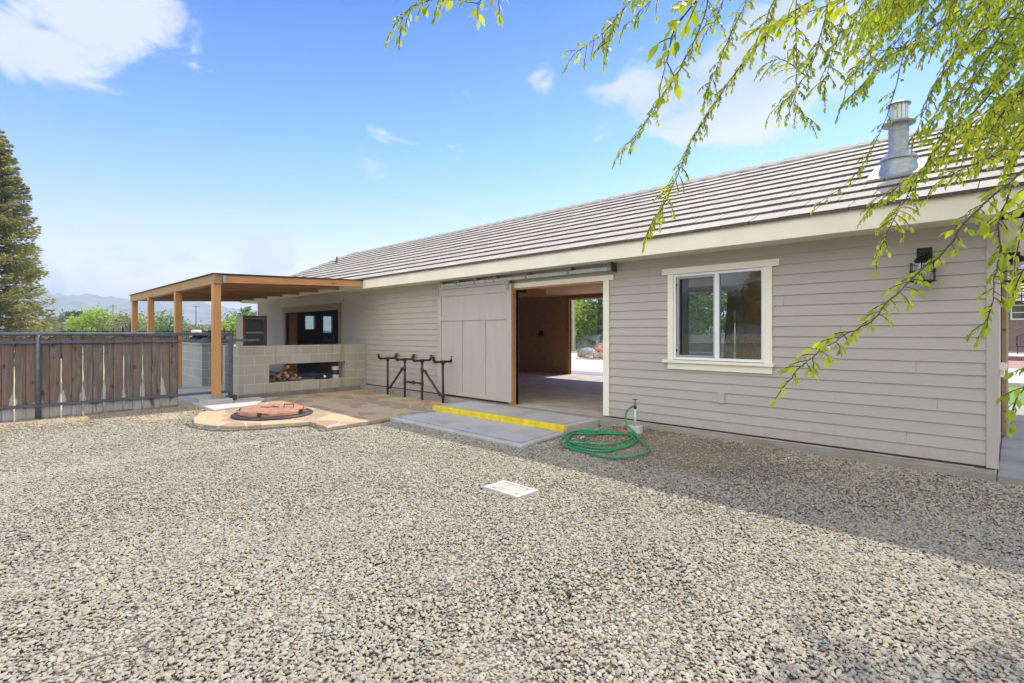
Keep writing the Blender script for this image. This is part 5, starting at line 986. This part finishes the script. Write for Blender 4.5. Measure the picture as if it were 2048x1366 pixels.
bx_ = thing('patio_sofa', 'dark outdoor sofa on the rear patio, seen through the window', 'sofa', (-9.8, 24.5, -.06)); ORG[bx_.name] = Vector((-9.8, 24.5, -.06))
MB().box(-12.2, -8.2, 24.2, 25.0, -.058, .34).build('seat', 'rail_metal', bx_, bevel=.04); MB().box(-12.2, -8.2, 25.0, 25.25, -.058, .80).build('backrest', 'rail_metal', bx_, bevel=.04)

# ---------------------------------------------------------------- neighbouring house past the right corner
NH = thing('neighbour_house', 'brown stucco house with striped tile roof seen past the right corner of the outbuilding', 'house', (4, 45, 0))
M['brown_stucco'] = basic('brown_stucco', (.23, .16, .125), (.19, .13, .105), 4, .9, bs=60, bstr=.3)
MB().box(-4, 18, 45, 53, -.05, 3.3).build('wall', 'brown_stucco', NH)
V = []; Fl = []; tone = []; edge = []
for i in range(9):
    yA = 43.6 + i * .42; zA = 3.42 + i * .20; tile_face([(-5, yA, zA + .06), (19, yA, zA + .06), (19, yA + .5, zA + .21), (-5, yA + .5, zA + .21)], .6, 0); tile_face([(-5, yA, zA - .03), (19, yA, zA - .03), (19, yA, zA + .06), (-5, yA, zA + .06)], .5, 1)
np_mesh('roof', np.array(V), np.array(Fl), 'tile', NH, {'tone': ('FACE', np.array(tone)), 'edge': ('FACE', np.array(edge))})
MB().box(-5, 19, 43.6, 43.7, 3.1, 3.38).build('fascia', 'cream', NH); MB().box(-5, 19, 43.71, 44.99, 3.28, 3.31).build('soffit', 'cream', NH)
for wx in (-.22, 4.2):
    q = MB().box(wx, wx + .08, 44.94, 44.99, 2.1, 3.05).box(wx + 1.5, wx + 1.58, 44.94, 44.99, 2.1, 3.05).box(wx + .08, wx + 1.5, 44.94, 44.99, 2.97, 3.05).box(wx + .08, wx + 1.5, 44.94, 44.99, 2.1, 2.18).box(wx + .08, wx + 1.5, 44.94, 44.99, 2.53, 2.59).build('window', 'cream', NH); MB().box(wx + .08, wx + 1.5, 44.96, 44.97, 2.18, 2.97).build('pane', 'glass', q)
MB().box(-6, 20, 36.5, 44.99, -.1, .12).build('porch', 'conc_light', NH)
M['brick_edge'] = basic('red_block_edging', (.24, .13, .10), (.15, .085, .07), 3, .9, bs=20, bstr=.4); ed_ = MB()
for k in range(26): ed_.box(-4 + k * .42, -3.6 + k * .42, 35.9, 36.45, -.12, -.02 + .0); ed_.box(-3.8 + k * .42, -3.4 + k * .42, 35.95, 36.46, -.018, .10)
tag(ed_.build('block_edging', 'brick_edge', bevel=.02), 'low red-brown block edging along the neighbour porch', 'edging')
wkp = MB().box(-1.59, 20, 19.3, 27.0, -.3, -.058).build('footpath', 'conc_pale'); tag(wkp, kind='structure')
rg = MB().box(-3, 20, 27.6, 35.8, -.2, -.10).build('bark_bed', basic('red_bark', (.42, .25, .17), (.26, .14, .10), 12, .95, bs=20, bstr=.6)); tag(rg, kind='structure')
CH = thing('patio_chair', 'black metal patio chair on the neighbour porch', 'chair', (.35, 40, .12)); xx, yy = .35, 40
MB().box(xx - .28, xx + .28, yy - .28, yy + .28, .52, .56).build('seat', 'black', CH); q = MB()
for k in range(5): q.tube([(xx - .26 + k * .13, yy + .28, .56), (xx - .26 + k * .13, yy + .36, 1.12)], .014, 6)
q.tube([(xx - .3, yy + .28, .54), (xx - .29, yy + .36, 1.1), (xx, yy + .38, 1.22), (xx + .29, yy + .36, 1.1), (xx + .3, yy + .28, .54)], .022, 8); q.build('backrest', 'black', CH)
for sx in (-1, 1): MB().tube([(xx + sx * .28, yy + .28, .8), (xx + sx * .3, yy, .84), (xx + sx * .28, yy - .26, .74), (xx + sx * .28, yy - .26, .54)], .018, 8).build('armrest', 'black', CH)
for sx in (-1, 1):
    for sy in (-1, 1): MB().tube([(xx + sx * .26, yy + sy * .26, .12), (xx + sx * .26, yy + sy * .26, .54)], .018, 6).build('leg', 'black', CH)

# behind the camera: what the window glass mirrors
for (x_, y_, h_, r_, mt_, lb) in ((-18, -46, 9, 5.5, 'leaf_gold', 'golden-leaved tree mirrored in the right window pane'), (-27, -52, 7, 4.5, 'leaf_mid', 'green tree mirrored left of the golden one in the window'), (-9, -50, 8, 5, 'leaf_gold', 'second golden tree behind the photographer')):
    leafy_tree('yard_tree', lb, 'tree', (x_, y_, -.16), h_, r_, mt_, .2, 80, 9000, .5, 'trees behind the viewpoint', .2, .15)

# things inside the bar room
BC = thing('bar_counter', 'dark bar counter with steel pans inside the serving opening', 'counter', (-17, 9.2, 0)); MB().box(-18.9, -15.2, 8.0, 10.0, -.02, .98).build('base', 'wood_dark', BC); MB().box(-18.92, -15.15, 7.95, 10.05, .981, 1.02).build('top', 'black', BC)
for k in range(5): tag(MB().lathe((-18.7, 8.9 + k * .14, 1.021), [(.035, 0), (.04, .01), (.04, .13), (.015, .18), (.014, .24), (0, .24)], 12).build('bottle', 'galv' if k % 2 else 'jar', smooth=True), 'glass bottle on the bar by the end-wall windows, number %s from the left' % ('one', 'two', 'three', 'four', 'five')[k], 'bottle', 'bottles on the bar')

# ---------------------------------------------------------------- overhanging foreground tree
TR_ = thing('overhanging_tree', 'spring-leaved tree whose drooping twigs hang in from the upper right', 'tree', (2.5, 3.1, -.16))
BR = {"b1":[[0.04,2.7,1.9],[-0.06,2.53,1.77],[-0.13,2.4,1.66],[-0.18,2.34,1.56],[-0.23,2.3,1.51],[-0.29,2.16,1.41],[-0.34,2.04,1.32],[-0.39,2.0,1.28],[-0.45,1.87,1.22],[-0.48,1.77,1.17],[-0.51,1.74,1.12]],"b2":[[-0.01,2.65,1.81],[-0.04,2.62,1.7],[-0.04,2.62,1.6],[-0.05,2.61,1.51],[-0.06,2.6,1.4],[-0.08,2.58,1.3]],"b3":[[-1.49,1.21,2.56],[-1.54,1.15,2.51],[-1.59,1.1,2.48],[-1.63,1.07,2.44]],"b4":[[-1.25,1.29,2.52],[-1.31,1.24,2.46],[-1.35,1.2,2.44],[-1.38,1.17,2.44]],"b5":[[-1.18,2.06,2.86],[-1.26,1.98,2.71],[-1.33,1.91,2.6],[-1.41,1.84,2.53]],"b5b":[[-1.27,1.97,2.7],[-1.29,1.96,2.62],[-1.3,1.94,2.56]],"b6":[[-0.58,1.39,2.24],[-0.63,1.34,2.17],[-0.67,1.31,2.09],[-0.68,1.29,2.0]],"b7":[[-1.19,2.75,3.15],[-1.21,2.73,3.0],[-1.26,2.69,2.85],[-1.32,2.62,2.68],[-1.39,2.56,2.53],[-1.45,2.5,2.4],[-1.53,2.42,2.28]],"b8":[[-1.11,3.12,3.28],[-1.15,3.07,3.13],[-1.2,3.02,2.97],[-1.25,2.97,2.81],[-1.29,2.93,2.67]],"b9":[[-0.7,2.95,2.99],[-0.85,2.81,2.86],[-0.94,2.72,2.72],[-1.03,2.63,2.56],[-1.11,2.55,2.38],[-1.18,2.49,2.23],[-1.22,2.44,2.08],[-1.26,2.4,1.95],[-1.32,2.35,1.81]],"b10":[[-0.47,2.61,2.73],[-0.57,2.52,2.68],[-0.66,2.43,2.64],[-0.73,2.36,2.61],[-0.78,2.31,2.58]],"b11":[[-0.73,2.64,2.86],[-0.73,2.64,2.69],[-0.73,2.64,2.53]],"b12":[[-0.67,2.99,2.99],[-0.7,2.96,2.81],[-0.73,2.92,2.66],[-0.78,2.88,2.53],[-0.8,2.86,2.44],[-0.76,2.89,2.37]],"b12b":[[-0.78,2.88,2.53],[-0.82,2.83,2.47],[-0.86,2.79,2.42]],"b13":[[-0.59,2.92,2.9],[-0.6,2.9,2.78],[-0.64,2.88,2.63],[-0.66,2.85,2.48]],"b14":[[-0.34,3.87,3.28],[-0.42,3.79,3.1],[-0.52,3.69,2.93],[-0.59,3.61,2.78],[-0.66,3.55,2.7]],"b15":[[-0.05,4.43,3.41],[-0.22,4.26,3.26],[-0.4,4.08,3.1],[-0.56,3.93,3.01],[-0.7,3.79,2.93]],"b15b":[[-0.42,3.79,2.97],[-0.54,3.67,2.93],[-0.64,3.57,2.94]],"b16":[[-0.41,3.37,2.79],[-0.44,3.35,2.63],[-0.48,3.3,2.42],[-0.54,3.25,2.24],[-0.62,3.17,2.08],[-0.73,3.06,1.97]],"b17":[[-0.0,3.22,2.48],[-0.11,3.11,2.3],[-0.21,3.01,2.17],[-0.29,2.94,2.03],[-0.35,2.87,1.88],[-0.38,2.7,1.74],[-0.41,2.68,1.65]],"b18":[[-0.22,3.28,2.17],[-0.3,3.21,2.1],[-0.4,3.11,2.0],[-0.5,3.01,1.89]],"b19":[[0.05,2.43,1.79],[0.03,2.41,1.69],[0.01,2.39,1.59]],"b20":[[0.06,2.29,1.23],[0.02,2.26,1.13],[0.0,2.24,1.05]],"b21":[[0.04,2.14,1.52],[0.02,2.12,1.46]],"b22":[[-0.23,3.97,2.64],[-0.3,3.9,2.46],[-0.34,3.87,2.35]],"b23":[[-0.07,3.56,3.01],[-0.13,3.51,2.81],[-0.24,3.41,2.66],[-0.31,3.34,2.48],[-0.36,3.28,2.28]],"b24":[[0.02,2.82,2.54],[-0.06,2.74,2.4],[-0.13,2.67,2.23],[-0.21,2.59,2.13]],"b25":[[0.07,2.87,2.15],[-0.03,2.77,1.99],[-0.13,2.67,1.93],[-0.2,2.61,1.88]],"b26":[[-0.89,2.21,2.75],[-0.9,2.19,2.66],[-0.93,2.17,2.6]],"b27":[[-1.26,2.4,3.04],[-1.32,2.35,2.96],[-1.39,2.28,2.86]],"b28":[[-0.78,2.59,2.88],[-0.82,2.56,2.79],[-0.83,2.54,2.69]],"b29":[[-0.76,2.89,2.58],[-0.84,2.81,2.66],[-0.89,2.77,2.65]]}
twg = MB(); LP, LD, LS, LT = [], [], [], []
RG = random.Random(21)
def leaf_at(p, d, s, tn): LP.append(tuple(p)); LD.append(tuple(d)); LS.append(s); LT.append(tn)
def spray(p, d, n_l, ls, tn):
    """short side twig with two ranks of leaves, drooping"""
    p = Vector(p); d = Vector(d).normalized(); pts = [p.copy()]; step = ls * .42
    side = d.cross(Vector((0, 0, 1)));
    if side.length < .05: side = Vector((1, 0, 0))
    side.normalize()
    for k in range(n_l):
        d = (d + Vector((RG.uniform(-.12, .12), RG.uniform(-.12, .12), -.12))).normalized(); p = p + d * step; pts.append(p.copy()); sg = 1 if k % 2 else -1
        ld = (d * .55 + side * sg * RG.uniform(.35, .7) + Vector((0, 0, -RG.uniform(.5, .95)))).normalized(); leaf_at(p, ld, ls * RG.uniform(.55, 1.2), min(1, max(0, tn + RG.uniform(-.3, .3))))
    leaf_at(p, (d + Vector((0, 0, -.5))).normalized(), ls * RG.uniform(.8, 1.1), tn); twg.tube(pts, [.0016] * len(pts), 4, False)
def branch(P_, r_=.0035, ls=.034, dens=1.0, nl=(3, 6)):
    pts = catmull(P_, 4); pts = [p + Vector((RG.gauss(0, .002), RG.gauss(0, .002), RG.gauss(0, .002))) for p in pts]; n_ = len(pts); twg.tube(pts, [r_ * (1 - .65 * i / n_) for i in range(n_)], 6)
    tot = 0; nxt = .01; sg = 1; tn0 = RG.uniform(.3, .75)
    for i in range(n_ - 1):
        a_, b_ = pts[i], pts[i + 1]; sl_ = (b_ - a_).length; d = (b_ - a_).normalized()
        while nxt < tot + sl_:
            p = a_ + d * (nxt - tot); sd_ = d.cross(Vector((RG.uniform(-.4, .4), RG.uniform(-.4, .4), 1))).normalized() * sg; sg = -sg
            spray(p, d * RG.uniform(.3, .8) + sd_ * RG.uniform(.5, .9) + Vector((0, 0, RG.uniform(-.1, .35))), RG.randint(*nl), ls * RG.uniform(.85, 1.1), tn0 + RG.uniform(-.15, .25)); nxt += RG.uniform(.022, .05) / dens
        tot += sl_
    spray(pts[-1], pts[-1] - pts[-3], nl[1], ls, tn0 + .15)
LSZ = {'b1': .037, 'b2': .034, 'b3': .030, 'b4': .044, 'b5': .030, 'b6': .048, 'b19': .040, 'b20': .040, 'b21': .046, 'b10': .050}
for k_, P_ in BR.items(): branch(P_, .0042 if k_ in ('b1', 'b9', 'b17', 'b7') else .003, LSZ.get(k_, .031), {'b1': 1.5, 'b16': 1.0, 'b6': 1.5, 'b4': 1.2, 'b20': 1.2, 'b21': 1.2}.get(k_, 1.85), (4, 8) if k_ not in ('b16', 'b1', 'b6', 'b4', 'b10', 'b20', 'b21', 'b2') else (2, 4))
# dense crown entering from the upper right: arching twigs between the limbs
NB = 0
for k in range(260):
    px = RG.uniform(1700, 2300); py_ = RG.uniform(-260, 230) if px > 1930 else RG.uniform(-260, 110) - (1930 - px) * .25; tt = RG.uniform(2.1, 5.0); v = Vector((-.69925 + .71488 * (px - 1024) / 1029, .71488 + .69925 * (px - 1024) / 1029, (666 - py_) / 1029)); p0 = Vector((0, 0, 1.28)) + v * tt
    if py_ > 60 and px < 1930: continue
    d = Vector((-.62 + RG.uniform(-.25, .25), -.42 + RG.uniform(-.25, .25), -.50 + RG.uniform(-.3, .35))).normalized(); P_ = [p0]; ln = RG.uniform(.35, .85) * (tt / 3)
    for s in range(4): d = (d + Vector((RG.uniform(-.1, .1), RG.uniform(-.1, .1), -.12))).normalized(); P_.append(P_[-1] + d * ln / 4)
    q_ = P_[-1] - Vector((0, 0, 1.28)); t_ = -q_.x * .69925 + q_.y * .71488
    if t_ < .8: continue
    ex_, ey_ = 1024 + 1029 * (q_.x * .71488 + q_.y * .69925) / t_, 666 - 1029 * q_.z / t_
    if ey_ > 330 or ex_ < 1690 or (1700 < ex_ < 1880 and ey_ > 130) or (ex_ < 1800 and ey_ > 200): continue
    NB += 1
    if NB > 200: break
    branch([tuple(p) for p in P_], .003, RG.uniform(.029, .040), 1.75, (4, 8))
limb = MB().tube(catmull([(2.5, 3.1, -.4), (2.5, 3.1, 1.2), (2.42, 3.12, 2.4)], 3), [.16, .15, .14, .135, .13, .125, .12], 12)
for Q, r_ in (([(2.42, 3.12, 2.3), (1.7, 3.2, 3.5), (.9, 3.3, 4.2), (.2, 3.1, 4.0), (-.3, 2.95, 3.55), (-.55, 2.8, 3.1)], .05), ([(2.42, 3.12, 2.2), (1.6, 2.8, 3.2), (.8, 2.6, 3.6), (.1, 2.4, 3.5), (-.5, 2.2, 3.25), (-.9, 2.1, 3.0)], .045), ([(2.42, 3.12, 2.4), (1.8, 3.6, 3.4), (1.0, 4.2, 4.0), (.3, 4.3, 3.9), (-.1, 4.3, 3.5)], .045),
               ([(2.42, 3.12, 2.1), (1.5, 3.0, 2.7), (.7, 2.9, 2.8), (.2, 2.9, 2.6), (.04, 2.7, 1.9)], .03), ([(.8, 2.6, 3.6), (-.2, 2.0, 3.6), (-.9, 1.6, 3.2), (-1.25, 1.29, 2.56)], .02), ([(.2, 3.1, 4.0), (-.6, 2.95, 3.9), (-1.1, 2.85, 3.6), (-1.19, 2.75, 3.2)], .018), ([(.2, 2.9, 2.6), (.1, 2.5, 2.2), (.05, 2.43, 1.8)], .010), ([(.2, 2.9, 2.6), (.25, 2.4, 1.8), (.06, 2.29, 1.24)], .008)):
    c_ = catmull(Q, 5); limb.tube(c_, [r_ * (1 - .8 * i / len(c_)) for i in range(len(c_))], 8)
limb.build('trunk', 'bark', TR_, smooth=True); twg.build('twigs', 'twig', TR_)
LP, LD, LS, LT = np.array(LP), np.array(LD), np.array(LS), np.array(LT); n_ = len(LP); LD /= np.linalg.norm(LD, axis=1, keepdims=True); sd_ = np.cross(LD, RNG.normal(0, 1, (n_, 3)) * .6 + np.array([0, 0, 1])); sd_ /= np.linalg.norm(sd_, axis=1, keepdims=True) + 1e-9; nr_ = np.cross(sd_, LD)
prof = [(0, 0, 0), (.30, 0, 0), (.68, 0, 0), (1, 0, -.10), (.27, .195, .05), (.60, .21, .05), (.27, -.195, .05), (.60, -.21, .05)]
V_ = np.stack([LP + LD * (a_ * LS[:, None]) + sd_ * (b_ * LS[:, None]) + nr_ * (c_ * LS[:, None]) for a_, b_, c_ in prof], 1).reshape(-1, 3)
tri = np.array([(0, 4, 1), (4, 5, 1), (5, 2, 1), (5, 3, 2), (0, 1, 6), (6, 1, 7), (7, 1, 2), (7, 2, 3)]); F_ = (np.arange(n_)[:, None, None] * 8 + tri[None]).reshape(-1, 3)
np_mesh('foliage', V_, F_, 'leaf_fg', TR_, {'tone': ('FACE', np.repeat(LT, 8))}); print('leaves', n_, 'pebbles', len(X))

# ---------------------------------------------------------------- haze: even, thin air out to the hills
m = bpy.data.materials.new('haze_air'); m.use_nodes = True; t = m.node_tree; t.nodes.clear(); vp = N(t, 'ShaderNodeVolumePrincipled'); vp.inputs['Density'].default_value = .00085; vp.inputs['Color'].default_value = (.66, .82, 1, 1); vp.inputs['Anisotropy'].default_value = .1
oo = N(t, 'ShaderNodeOutputMaterial'); L(t, vp.outputs[0], oo.inputs['Volume']); M['haze'] = m
hz = MB().box(-2700, 2700, -2700, 2700, -4, 158).build('haze', 'haze'); tag(hz, kind='stuff')
